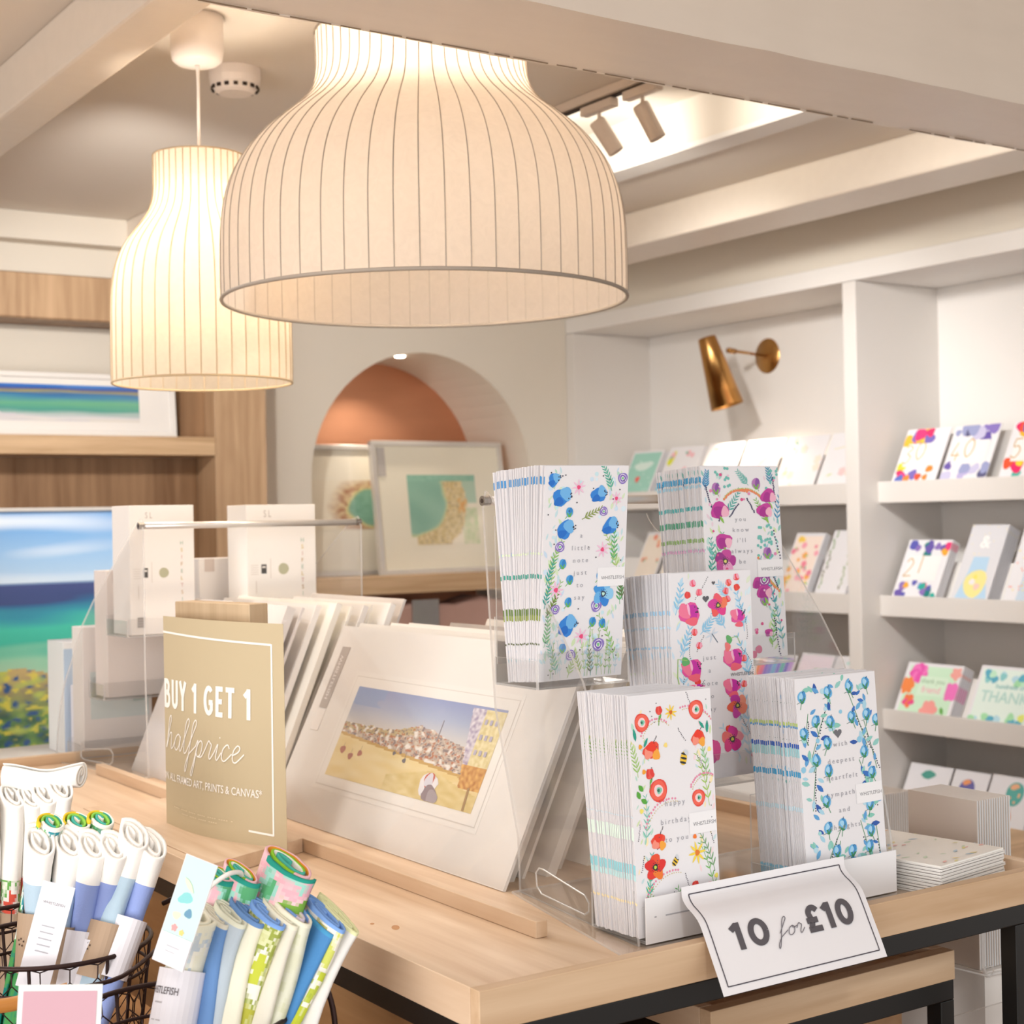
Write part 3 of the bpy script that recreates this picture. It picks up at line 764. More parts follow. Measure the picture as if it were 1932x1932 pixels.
light('wall_light_lamp', 'SPOT', tuple(bt-ax_*.02), 5, (1, .82, .6), tuple(bt+ax_), .015, angle=115, blend=.8)

# niche downlight
nl = MB().lathe([(.001, -.004), (.014, -.004), (.018, 0)], 20, X=T(AX-.03, YB+.10, AZ+AR-.002))
tag(nl.build('niche_downlight', M['lintel']), 'tiny bright downlight at the crown of the arched niche', 'light')
light('niche_downlight_beam', 'SPOT', (AX-.03, YB+.10, AZ+AR-.012), 7, (1, .86, .7), (AX-.08, YB+.34, 1.3), .01, angle=95, blend=.8)
#@@PART3
# ------------------------------------------------------------------ oak display table with black steel frame
TX0, TX1, TY0, TY1 = .6535, 1.368, 1.030, 2.545
ZT, ZF = 1.030, 1.0140
tb = thing('display_table', 'large oak tray-topped display table on a black steel frame in the foreground', 'table', (1.01, 1.79, 0))
B(TX0, TX1, TY0, TY0+.0135, .9965, ZT).build('front_rim', M['oakx'], tb, bevel=.0008)
B(TX0, TX0+.0135, TY0+.0137, TY1, .9965, ZT).build('side_rim', M['oak'], tb, bevel=.0008)
B(TX1-.0135, TX1, TY0+.0137, TY1, .9965, ZT).build('side_rim', M['oak'], tb, bevel=.0008)
B(TX0+.0137, TX1-.0137, TY1-.0135, TY1, .9965, ZT).build('back_rim', M['oakx'], tb, bevel=.0008)
tp_ = MB().box(TX0+.0137, TX1-.0137, TY0+.0137, TY1-.0137, .9965, ZF)
tp_.build('tray_floor', M['oak'], tb)
B(.8095, .8225, 1.176, 2.385, ZF+.0002, ZT).build('divider_strip', M['oak'], tb, bevel=.0008)
f = MB()
for (x0, x1, y0, y1) in ((TX0+.001, TX1-.001, TY0+.001, TY0+.021), (TX0+.001, TX1-.001, TY1-.021, TY1-.001)): f.box(x0, x1, y0, y1, .9765, .9963)
for x in (TX0+.001, TX1-.021): f.box(x, x+.020, TY0+.0212, TY1-.0212, .9765, .9963)
f.build('top_frame', M['black'], tb, bevel=.001)
for x in (TX0+.001, 1.305):
    for y in (TY0+.001, TY1-.021): B(x, x+.020, y, y+.020, 0, .9763).build('leg', M['black'], tb, bevel=.001)
B(TX0+.0215, 1.3045, TY0+.0215, TY1-.0215, .575, .600).build('lower_shelf', M['oakb'], tb, bevel=.001)
B(.676, .690, 1.055, 2.52, .6005, .9760).build('side_panel', wood('apron_oak', 'b08a62', '8c6640', 'Y', contrast=.7), tb)
# knots in the boards
kmat = mottled('wood_knot', 'b9875a', .5, .3, 200)
for (x, y, rx, ry) in ((.727, 1.292, .008, .0035), (.716, 1.318, .0035, .002), (.712, 1.80, .004, .002)):
    k_ = MB().add([(x+rx*math.cos(t*.523)*.5-ry*math.sin(t*.523), y+rx*math.cos(t*.523)+ry*math.sin(t*.523)*.5, ZF+.0001) for t in range(12)], [tuple(range(12))]); k_.build('knot', kmat, tb)

# lower nested tray table
lt = thing('nested_tray_table', 'lower nested oak tray on a black frame, seen below the right side of the table', 'table', (1.12, 1.6, .6002))
lx0, lx1, ly0, ly1 = .953, 1.292, 1.10, 2.3
B(lx0, lx1, ly0, ly0+.016, .908, .9385).build('front_rim', M['oakx'], lt, bevel=.0008)
B(lx0, lx0+.016, ly0+.0162, ly1, .908, .9385).build('side_rim', M['oak'], lt, bevel=.0008)
B(lx1-.016, lx1, ly0+.0162, ly1, .908, .9385).build('side_rim', M['oak'], lt, bevel=.0008)
B(lx0+.0162, lx1-.0162, ly0+.0162, ly1, .908, .922).build('tray_floor', M['oak'], lt)
f = MB().box(lx0+.001, lx1-.001, ly0+.001, ly0+.021, .887, .9078); f.box(lx0+.001, lx0+.021, ly0+.0212, ly1, .887, .9078); f.box(lx1-.021, lx1-.001, ly0+.0212, ly1, .887, .9078)
f.build('frame', M['black'], lt, bevel=.001)
for y in (ly0+.001, ly1-.022):
    for x in (lx0+.001, lx1-.021): B(x, x+.020, y, y+.020, .6002, .8868).build('leg', M['black'], lt, bevel=.001)
# low bench that carries the baskets
bn = thing('low_bench', 'mid brown wooden bench beside the table that carries the wire baskets', 'bench', (.42, 1.5, 0))
BZ = .846
B(.10, .645, .55, 2.45, BZ-.03, BZ).build('bench_top', wood('bench_oak', 'b98a5c', '8f6238', 'Y', contrast=.6), bn, bevel=.001)
for x in (.12, .60):
    for y in (.6, 2.38): B(x, x+.04, y, y+.04, 0, BZ-.0302).build('leg', M['black'], bn)
# plinths behind
tag(B(-.5, 1.5, 3.46, 3.85, 0, .7885).build('plinth', M['oaks'], bevel=.003), 'low oak plinth carrying the large sea canvas behind the table', 'plinth')
tag(B(.72, 1.06, 2.60, 2.86, 0, 1.003).build('plinth', M['white'], bevel=.003), 'white plinth carrying small boxes behind the far end of the table', 'plinth')
tag(B(1.80, 2.55, 1.60, 2.5, 0, .766).build('side_table', M['oaks'], bevel=.003), 'oak block table behind the right rim of the display table', 'table')

# ------------------------------------------------------------------ slim greeting cards
CW, CH, CT = .100, .2175, .0019
def tagbox(a, v, name='WHISTLEFISH'):
    a.rect(.66, v-.045, 1.0, v+.045, 'f1f0f2'); a.text(name, .985, v+.012, .036, '55555c', align='r', sx=.92)
def words(a, L, u, v0, dv, c='a2a2aa'):
    for i, w in enumerate(L): a.text(' '.join(w), u, v0+i*dv, .048, c, ang=0)
def scatter(a, n, cols, rmin, rmax, keep):
    k = 0
    while k < n:
        u, v = a.R.random(), a.R.random()
        if keep(u, v): a.blob(u, v, rmin+(rmax-rmin)*a.R.random(), c=a.R.choice(cols), wob=.05, n=8); k += 1
border = lambda u, v: .03 < u < .97 and .03 < v < .97 and (abs(u-.5) > .22 or v < .26 or v > .78)
def art_blue():
    a = Art(CW, CH, 11); R = a.R
    a.filler(150, ['c3dfe6', 'cfe3b8', 'b5d8c8', 'd5e6c4', 'c8dcf0'], lambda u, v: border(u, v) and (abs(u-.5) > .27 or v > .8), (.05, .10)); scatter(a, 34, ['cfe3f3', 'dcecf5', 'c9e6ee'], .018, .032, border)
    for (u, v, l, g) in ((.06, .62, .42, 70), (.12, .72, .4, 84), (.05, .84, .34, 66), (.2, .97, .34, 95), (.9, .5, .45, 100), (.84, .46, .4, 80), (.95, .66, .36, 95), (.9, .92, .5, 96), (.1, .5, .34, 72), (.8, .12, .3, 96)):
        a.sprig(u, v, l, g+R.random()*8, R.choice(['8fc06a', '5fb070', '59b29a', 'a8c777', '6fae4e']), 8, .075, .006, .26, R.choice([-25, 25]))
    for (u, v, g, c) in ((.04, .66, 78, '2f9d94'), (.05, .55, 70, '3aa39a'), (.06, .70, 60, '6d7a3a'), (.98, .64, 100, '5f7040'), (.62, .99, 95, '5f7040'), (.45, .25, 25, '8a9a4a'), (.34, .99, 70, 'a8c777'), (.5, .98, 110, 'a5b86a')):
        a.sprig(u, v, .25, g, c, 6, .07, .008, .24)
    for k in range(16): a.sprig(.1+.85*R.random(), .99, .3+.2*R.random(), 80+20*R.random(), R.choice(['9fd0de', 'b6cf8c', '8fb86a', 'bcd9e6']), 5, .04, .005, .3)
    for u, v, r in ((.40, .10, .085), (.86, .155, .075), (.71, .395, .085), (.17, .575, .095), (.49, .80, .09)): a.daisy(u, v, r, 'f0c3dc', 'e8497c')
    for u, v, r in ((.93, .06, .06), (.71, .215, .05), (.2, .375, .055), (.17, .665, .05), (.66, .66, .065), (.70, .845, .072), (.37, .885, .058)): a.anemone(u, v, r, '8d78c4', '7a62b4')
    for u, v, r in ((.10, .065, .07), (.20, .145, .105), (.64, .135, .09), (.25, .295, .10), (.79, .285, .095), (.31, .745, .11)):
        a.blob(u, v, r, r*.8, R.random()*90, '2f83d8'); a.blob(u+r*.5, v-r*.15, r*.6, r*.7, 30, '6fb4ea'); a.blob(u-r*.3, v+r*.2, r*.55, r*.4, 20, '1b6dc9'); a.dots([(u+r*.8+R.random()*.05, v-.02+.03*R.random()) for _ in range(6)], '30304a', .008)
    a.poppy(.74, .605, .12, ['7cc0ee', '3f95dd', '67b2ea', '2f83d8', '8fcaf0'], ('33415c', 'bfe8d8'))
    for u, v in ((.30, .215), (.24, .455), (.33, .53), (.32, .635), (.69, .52), (.76, .51), (.62, .735), (.74, .745), (.27, .85)): a.bud(u, v, .042, '49a0dc', '2f83c8', '66b04e', (-.05, .03))
    a.dots([(.5+.45*math.cos(k*2.4), .5+.47*math.sin(k*1.7)) for k in range(34)], '33333c', .008)
    words(a, ['a', 'little', 'note', 'just', 'to', 'say'], .45, .335, .058); tagbox(a, .525)
    return a
def art_red():
    a = Art(CW, CH, 5); R = a.R
    a.filler(70, ['cfe0b0', 'b8dccc', 'f3d8dc', 'f6e6b8', 'c5dce0'], lambda u, v: border(u, v) and abs(u-.5) > .26, (.04, .09))
    for (u, v, l, g, c) in ((.08, .34, .3, 95, '9cc46a'), (.1, .97, .6, 75, '7fb85a'), (.13, .62, .42, 78, '7cc4b4'), (.92, .5, .5, 96, 'a3c95a'), (.96, .92, .6, 98, '6fb85a'), (.90, .40, .4, 88, '8fc07a'), (.12, .85, .4, 70, '4fb5a5'), (.6, .98, .35, 100, '5fae5a'), (.95, .78, .4, 105, '6f9f6a')):
        a.sprig(u, v, l, g, c, 7, .08, .006, .2, 20)
    for (u, v, l, g, cv) in ((.14, .17, .4, 70, -120), (.62, .07, .45, 10, -70), (.14, .55, .5, 70, -90), (.7, .41, .35, 60, -100), (.12, .84, .5, 62, -80)): a.dotline(u, v, l, g, 'e58aa8', 14, .012, cv); a.dotline(u+.02, v+.01, l, g, 'cdb56a', 18, .006, cv)
    for (u, v, g) in ((.66, .21, 125), (.75, .07, 110), (.05, .6, 80), (.07, .73, 75), (.88, .34, 120), (.95, .66, 105), (.42, .9, 80), (.63, .83, 110)): a.dotline(u, v, .16, g, '4a4250', 12, .006)
    for u, v, r in ((.15, .115, .085), (.81, .085, .09), (.31, .405, .105), (.79, .46, .08), (.89, .86, .085)):
        a.blob(u, v, r, c='e2483c', wob=.04, n=20); a.blob(u, v, r*.86, c='ee6450', wob=.06, n=18); a.blob(u, v, r*.52, c='f6cfd0', wob=.05); a.blob(u+.008, v, r*.30, c='7ec9ae'); a.blob(u, v, r*.15, c='2d6a58')
    for u, v, r in ((.25, .235, .10), (.82, .205, .085), (.28, .615, .085)):
        a.blob(u, v, r, r*.72, 10, 'e54c36'); a.blob(u-r*.4, v+.012, r*.5, r*.5, 0, 'f2907c'); a.blob(u+r*.55, v+.02, r*.45, r*.5, 0, 'f3a63a'); a.blob(u, v-.015, r*.45, r*.6, 90, 'e8371f'); a.dotline(u+r*.3, v-.03, .08, 60, '332c30', 8)
    for u, v, r in ((.23, .72, .115), (.56, .905, .12)): a.poppy(u, v, r, ['e0352b', 'ec7a2c', 'dc2c28', 'e8502c', 'd92a26'], ('33262c', 'c3d84a'))
    a.blob(.36, .985, .11, .04, 0, 'e24238')
    for u, v, rr in ((.36, .075, .045), (.22, .335, .055), (.20, .93, .05), (.34, .89, .05), (.70, .83, .05), (.83, .925, .045)): a.tulip(u, v, rr, 'e8574a', 'dd3b34', 0); a.line([(u, v+.02), (u-.01, v+.06)], '6aa84a', .008); a.leaf(u-.01, v+.04, .07, 60, '6ab04a', .35)
    a.daisy(.50, .085, .075, 'f2cf3a', 'd2691e'); a.daisy(.74, .69, .11, 'f4d64a', 'e07a28')
    for u, v in ((.13, .40), (.09, .43), (.17, .45)): a.leaf(u, v, .08, 100+R.random()*60, '57a63a', .6)
    for u, v, c in ((.1, .48, 'f0e06a'), (.12, .215, 'f0a030'), (.42, .22, 'f6dc80'), (.95, .26, 'f6e07a'), (.72, .62, 'f07a2a'), (.96, .8, 'f4e36a'), (.15, .32, 'f0a030')): a.blob(u, v, .022, c=c)
    a.leaf(.07, .19, .12, 100, '1f9c86', .3); a.leaf(.16, .22, .1, 60, '1f9c86', .3); a.leaf(.93, .19, .12, 85, '1f9c86', .3); a.leaf(.9, .17, .1, 130, '1f9c86', .3)
    a.bee(.63, .285, .065, 75); a.bee(.47, .71, .048, 50)
    a.blob(.73, .57, .05, .07, 0, 'a8cbe0'); a.dotline(.73, .60, .1, 90, '6f9fc0', 10, .008)
    words(a, ['happy', 'birthday', 'to you'], .50, .475, .075); tagbox(a, .565)
    a.dots([(.5+.44*math.cos(k*2.1), .5+.46*math.sin(k*1.3)) for k in range(26)], '55505a', .006)
    return a
def art_pink():
    a = Art(CW, CH, 7); R = a.R
    a.filler(90, ['cfe4f2', 'bcdcf0', 'd8ecf4', 'dfe8d0'], lambda u, v: border(u, v) and abs(u-.5) > .26, (.05, .11))
    for (u, v, l, g) in ((.06, .20, .3, 70), (.1, .4, .3, 60), (.35, .30, .2, 40), (.9, .3, .4, 95), (.72, .14, .2, 120), (.95, .55, .5, 100), (.92, .78, .5, 95), (.1, .62, .5, 80), (.8, .92, .4, 115), (.66, .28, .2, 120), (.92, .95, .5, 92)):
        a.sprig(u, v, l, g, R.choice(['a9d3ec', '8fc6e6', 'bcdcee']), 5, .10, .008, .26, 15)
    for (u, v, l, g, cv) in ((.3, .13, .3, 50, 10), (.24, .44, .4, 110, -60), (.12, .62, .5, 100, -70), (.85, .17, .4, -60, -40), (.85, .38, .4, -40, -60), (.3, .38, .2, 60, 0), (.8, .7, .3, -60, 0), (.2, .62, .3, 50, 0)): a.dotline(u, v, l, g, '4a4650', 20, .006, cv)
    for (u, v) in ((.28, .055), (.21, .11), (.72, .06), (.82, .035), (.68, .1), (.70, .14), (.82, .085), (.28, .29), (.33, .355), (.88, .435), (.3, .53), (.87, .56), (.35, .1), (.66, .77), (.97, .91), (.09, .8)):
        a.tulip(u, v, .042, R.choice(['e84a48', 'ee5a74', 'e8503a']), R.choice(['f08a98', 'e2403a', 'f0a0b8']), R.random()*40-20)
    for u, v, r in ((.23, .195, .125), (.24, .465, .12), (.82, .225, .085), (.75, .43, .12), (.29, .575, .10), (.72, .565, .1)):
        a.blob(u, v, r, r*.85, 10, 'e2529a'); a.blob(u+r*.25, v-.005, r*.55, r*.7, 20, 'c62aa2'); a.blob(u-r*.5, v-.01, r*.5, r*.7, 30, 'f0789a'); a.blob(u+r*.2, v+.04, r*.6, r*.35, 0, 'ee6478'); a.blob(u-r*.1, v-.02, r*.12, r*.5, 10, 'f6b8d4')
        a.dots([(u+r*.5+.05*R.random(), v-.03+.03*R.random()) for _ in range(7)], '3a3040', .008)
    for u, v, r, cs in ((.58, .165, .115, ['ee5a58', 'e23a8a', 'f07a58', 'ec5a6a', 'd43a9a']), (.78, .66, .12, ['f29a80', 'c83aa8', 'e8644a', 'd048b0', 'ee8a70']), (.70, .82, .13, ['f09aa8', 'd83a9a', 'ee7a78', 'e04a8a', 'd62a90'])): a.poppy(u, v, r, cs, ('4a4048', 'c8c850'))
    a.blob(.46, .87, .07, .13, 0, 'c42a8c'); a.blob(.50, .86, .05, .11, 10, 'e2589c')
    a.blob(.16, .425, .045, .05, 60, '62b06a'); a.blob(.70, .335, .035, .05, 20, '62b06a'); a.blob(.68, .37, .035, .05, 10, 'ee7a78')
    a.line([(.18, .42), (.07, .41), (.06, .50), (.12, .62)], '9cc46a', .01); a.line([(.72, .33), (.8, .32), (.84, .36)], '9cc46a', .008)
    for an in (20, 60, 150, 200, 255): a.leaf(.49, .305, .09, an, 'cfdbe8', .2)
    a.line([(.49, .30), (.56, .345)], '4d6478', .008); a.heart(.43, .13, .04, '5b5b60'); a.heart(.53, .055, .022, '5b5b60')
    words(a, ['just', 'a', 'note', 'to', 'say'], .45, .425, .062); a.text('WHISTLEFISH', .985, .515, .036, '55555c', align='r', sx=.92)
    return a
def art_rose():
    a = Art(CW, CH, 9); R = a.R
    for (u, v, l, g) in ((.08, .3, .3, 80), (.15, .36, .6, 65), (.12, .6, .5, 80), (.85, .35, .6, 110), (.95, .45, .5, 105), (.9, .62, .5, 110), (.85, .95, .6, 105), (.95, .98, .6, 96), (.2, .9, .5, 60), (.3, .98, .5, 75), (.55, .97, .3, 90)):
        a.line([(u, v), (u+.5*l*math.cos(math.radians(g)), v-.25*l*math.sin(math.radians(g))), (u+l*math.cos(math.radians(g)), v-.47*l*math.sin(math.radians(g)))], '4f8d62', .008)
        a.dotline(u+.03, v, l*.8, g+5, '3f4650', 16, .009)
    for k in range(190):
        u, v = R.random(), R.random()
        if not (.06 < u < .94 and border(u, v)): continue
        a.leaf(u, v, .07+.05*R.random(), R.random()*180, R.choice(['6aaedb', '8fcbc4', '2f6fc0', 'a7d3e6', '5a9fd6', '86c8b8', '2455a8']), .45)
    scatter(a, 16, ['8ec8e4', 'b8dcea', '9fd6d6'], .02, .035, border)
    for u, v in ((.07, .085), (.39, .075), (.66, .06), (.87, .05), (.07, .25), (.22, .20), (.40, .21), (.67, .2), (.86, .195), (.98, .225), (.35, .305), (.2, .375), (.34, .43), (.80, .365), (.88, .465), (.77, .535), (.29, .565), (.29, .685), (.47, .68), (.83, .61), (.82, .73), (.38, .795), (.57, .805), (.79, .8), (.43, .88), (.69, .905)):
        r = .052; an = R.random()*50-25
        a.bud(u, v, r, '69b3e2', '3f8fcc', '2f8a58', (R.random()*.1-.05, .055), an); a.blob(u-.01, v-.005, r*.45, r*.6, an, 'a5d5f2'); a.leaf(u, v-.02, r*.7, 40+an, '1f3f60', .2)
        for d in (-50, 190): a.line([(u, v+.02), (u+.07*math.cos(math.radians(d)), v+.0-.03*math.sin(math.radians(d+60)))], '5f7f70', .005)
    a.rect(.28, .26, .72, .64, 'f1f0f1') if False else None
    a.heart(.48, .265, .05, '6a6a70'); words(a, ['with', 'deepest', 'heartfelt', 'sympathy', 'and', 'thoughts'], .50, .325, .075); tagbox(a, .555)
    return a
def art_purple():
    a = Art(CW, CH, 21); R = a.R
    a.filler(120, ['bfe0d8', 'c3dce8', 'cfe3b0', 'a8d0cc', '8fc8c0', 'e8d0dc'], lambda u, v: border(u, v) and abs(u-.5) > .26, (.05, .10))
    for (u, v, l, g, c, cv) in ((.06, .56, .4, 78, '2f9a8a', 20), (.1, .5, .35, 60, '6ab48a', 20), (.3, .24, .3, 50, '4fa8a0', 10), (.88, .75, .6, 100, '2f95a8', 15), (.95, .95, .6, 96, '3aa0a8', 10), (.95, .3, .4, 85, '3a8fb8', -15), (.04, .12, .2, 80, '3f8fc0', 0), (.6, .1, .2, 130, '6fb8b0', 0), (.9, .62, .5, 100, '8fc8e0', 10), (.8, .95, .4, 80, '6ab04a', 5), (.1, .9, .4, 80, '8fc8e0', 0), (.84, .3, .3, 120, '7ab84a', 0), (.9, .10, .25, 100, '3f8fb0', 0)):
        a.sprig(u, v, l, g, c, 7, .08, .006, .24, cv)
    for (u, v, n) in ((.28, .06, 12), (.08, .45, 12), (.9, .07, 8), (.78, .42, 18), (.8, .36, 12)):
        for _ in range(n): a.blob(u+R.random()*.2-.1, v+R.random()*.12-.06, .018, c='6fbdb4', wob=.03, n=8)
    for (u, v, l, g, cv) in ((.05, .1, .4, -80, 20), (.2, .28, .2, 75, 0), (.34, .26, .2, 50, 0), (.66, .24, .2, 120, 0), (.9, .34, .8, -80, 15), (.85, .8, .6, -85, 5), (.92, .06, .3, -85, 0), (.82, .52, .3, -70, 0)): a.dotline(u, v, l, g, '2f2f5a', 22, .011, cv)
    for (u, v, l, g, cv) in ((.28, .17, .35, 50, -80), (.48, .125, .35, 10, -70), (.68, .48, .5, -70, 30), (.7, .54, .3, -50, 0)): a.dotline(u, v, l, g, 'e8855a', 14, .016, cv); a.dotline(u, v-.008, l, g, 'b9c95a', 14, .008, cv)
    for u, v in ((.18, .115), (.7, .09), (.80, .455), (.73, .70)): a.bud(u, v, .055, 'b579b8', '8a4fa0', '7ab04a', (.03, .04))
    for u, v, r in ((.21, .225, .115), (.85, .155, .10), (.79, .23, .10), (.24, .385, .105), (.66, .61, .08), (.76, .87, .05), (.73, .655, .10)):
        a.blob(u, v, r, r*.8, 15, 'c33a9a'); a.blob(u-.01, v+.01, r*.6, r*.6, 40, 'a8268c'); a.blob(u+r*.6, v+.01, r*.42, r*.55, 0, 'efb2c8'); a.leaf(u, v+.03, .1, -60, '8abf4a', .3)
    a.poppy(.25, .49, .13, ['b03090', 'c8489c', '9a2a88', 'c04a9a', 'e8a0c8'], ('5a3a50', 'e8e07a'))
    a.anemone(.74, .595, .075, 'a03a98', '8a3090'); scatter(a, 26, ['e58ab4', 'd8508a', 'efc0d8'], .01, .02, border)
    for u, v in ((.11, .95), (.62, .955), (.55, .98)): a.blob(u, v, .045, c='d8608a', wob=.05)
    words(a, ['you', 'know', 'i\'ll', 'always', 'be'], .47, .285, .055); tagbox(a, .535)
    return a
MATC = M['paper']
def place(B0, T0, xd=(1, 0, 0)):
    z = (Vector(T0)-Vector(B0)).normalized(); x = Vector(xd); x = (x - z*x.dot(z)).normalized(); y = z.cross(x)
    m = Matrix.Identity(4)
    for i in range(3): m[i][0] = x[i]; m[i][1] = y[i]; m[i][2] = z[i]
    m.translation = B0
    return m
def stack(kind, art, w, n, Bf, Tf, Bb, Tb, front_label, rest_label, group, spine, seed, xd=(1, 0, 0)):
    """cards in a pocket, front one first, fanned back"""
    h = .2175
    def mk(a):
        mb = MB(); sx = w/CW
        base = card_mesh(a, CW, CH, CT, spine, seed=seed)
        for v in base.v: v.x *= sx
        return base.build(kind, MATC, loc=(0, 0, 0))
    R = random.Random(seed)
    first = mk(art); tag(first, front_label, 'greeting card', group)
    plain = None; Bf, Tf, Bb, Tb = map(Vector, (Bf, Tf, Bb, Tb)); out = [first]
    first.matrix_world = place(Bf, Tf, xd)
    for i in range(1, n):
        t = i/(n-1); t2 = max(0, min(1, t+(R.random()-.5)*.3/n))
        b = Bf.lerp(Bb, t); tt = Tf.lerp(Tb, t2)
        dx = (R.random()-.5)*.0022; b.x += dx; tt.x += dx+(R.random()-.5)*.0015
        tt.z += 0; b.z += R.random()*.0012
        c = first.copy(); COL.objects.link(c); c['label'] = rest_label; c['group'] = group
        c.matrix_world = place(b, tt, xd)
        out.append(c)
    return out
ZB = ZF+.0045
spR = [(.50, .505, 'cfe0ea'), (.545, .60, 'dbeee4'), (.70, .74, '8fd0dc'), (.742, .765, 'b8e2e6'), (.855, .865, 'f3e3b8')]
spB = [(.20, .215, 'b9cf7a'), (.215, .225, '5a9ad0'), (.295, .315, '2f5fb8'), (.315, .355, '9fd4dc'), (.42, .445, '3f9fd0'), (.58, .60, 'c8e2ee'), (.86, .905, '8fcbe6')]
spM = [(.18, .20, '9fc9e6'), (.255, .265, 'c5dff0'), (.35, .36, 'a5cde8'), (.60, .615, 'bcdcee')]
spT = [(.05, .085, '4a90cc'), (.40, .41, 'd8e6c8'), (.50, .52, '3f9a8a'), (.66, .69, '5f7a3a'), (.69, .715, '8a9a4a'), (.82, .828, '5f6a4a')]
spP = [(.055, .085, '3f9fd0'), (.095, .11, '9fcfe6'), (.205, .225, '4fb0b4'), (.28, .31, '4f9f80'), (.37, .39, '8ab06a'), (.425, .44, 'd8a8cc')]
stack('slim_card', art_red(), .0985, 25, (.8665, 1.096, ZB+.003), (.8660, 1.1055, 1.2405), (.8685, 1.162, ZB+.001), (.8665, 1.1822, 1.2295),
      'slim card with red poppies and bees, foremost of the bottom left pocket', 'slim card behind the red poppy card in the bottom left pocket', 'red poppy slim cards in the bottom left pocket', spR, 1)
stack('slim_card', art_rose(), .112, 25, (1.0782, 1.096, ZB+.003), (1.0775, 1.1093, 1.2404), (1.0785, 1.160, ZB+.001), (1.0782, 1.1775, 1.2295),
      'slim card with blue roses, foremost of the bottom right pocket', 'slim card behind the blue rose card in the bottom right pocket', 'blue rose slim cards in the bottom right pocket', spB, 2)
stack('slim_card', art_pink(), .113, 23, (1.0290, 1.235, 1.1243), (1.0286, 1.2395, 1.3429), (1.0290, 1.2919, 1.1190), (1.0286, 1.3207, 1.3345),
      'slim card with pink poppies and a dragonfly, foremost of the middle pocket', 'slim card behind the pink poppy card in the middle pocket', 'pink poppy slim cards in the middle pocket', spM, 3)
stack('slim_card', art_blue(), .105, 24, (.8860, 1.275, 1.2369), (.8845, 1.253, 1.4568), (.8865, 1.3267, 1.2330), (.8838, 1.345, 1.4505),
      'slim card with blue poppies and pink daisies, foremost of the top left pocket', 'slim card behind the blue poppy card in the top left pocket', 'blue poppy slim cards in the top left pocket', spT, 4)
stack('slim_card', art_purple(), .117, 27, (1.1360, 1.300, 1.2386), (1.1354, 1.3104, 1.4582), (1.1365, 1.3685, 1.2345), (1.1354, 1.3857, 1.4490),
      'slim card with purple and magenta flowers, foremost of the top right pocket', 'slim card behind the purple flower card in the top right pocket', 'purple flower slim cards in the top right pocket', spP, 5)

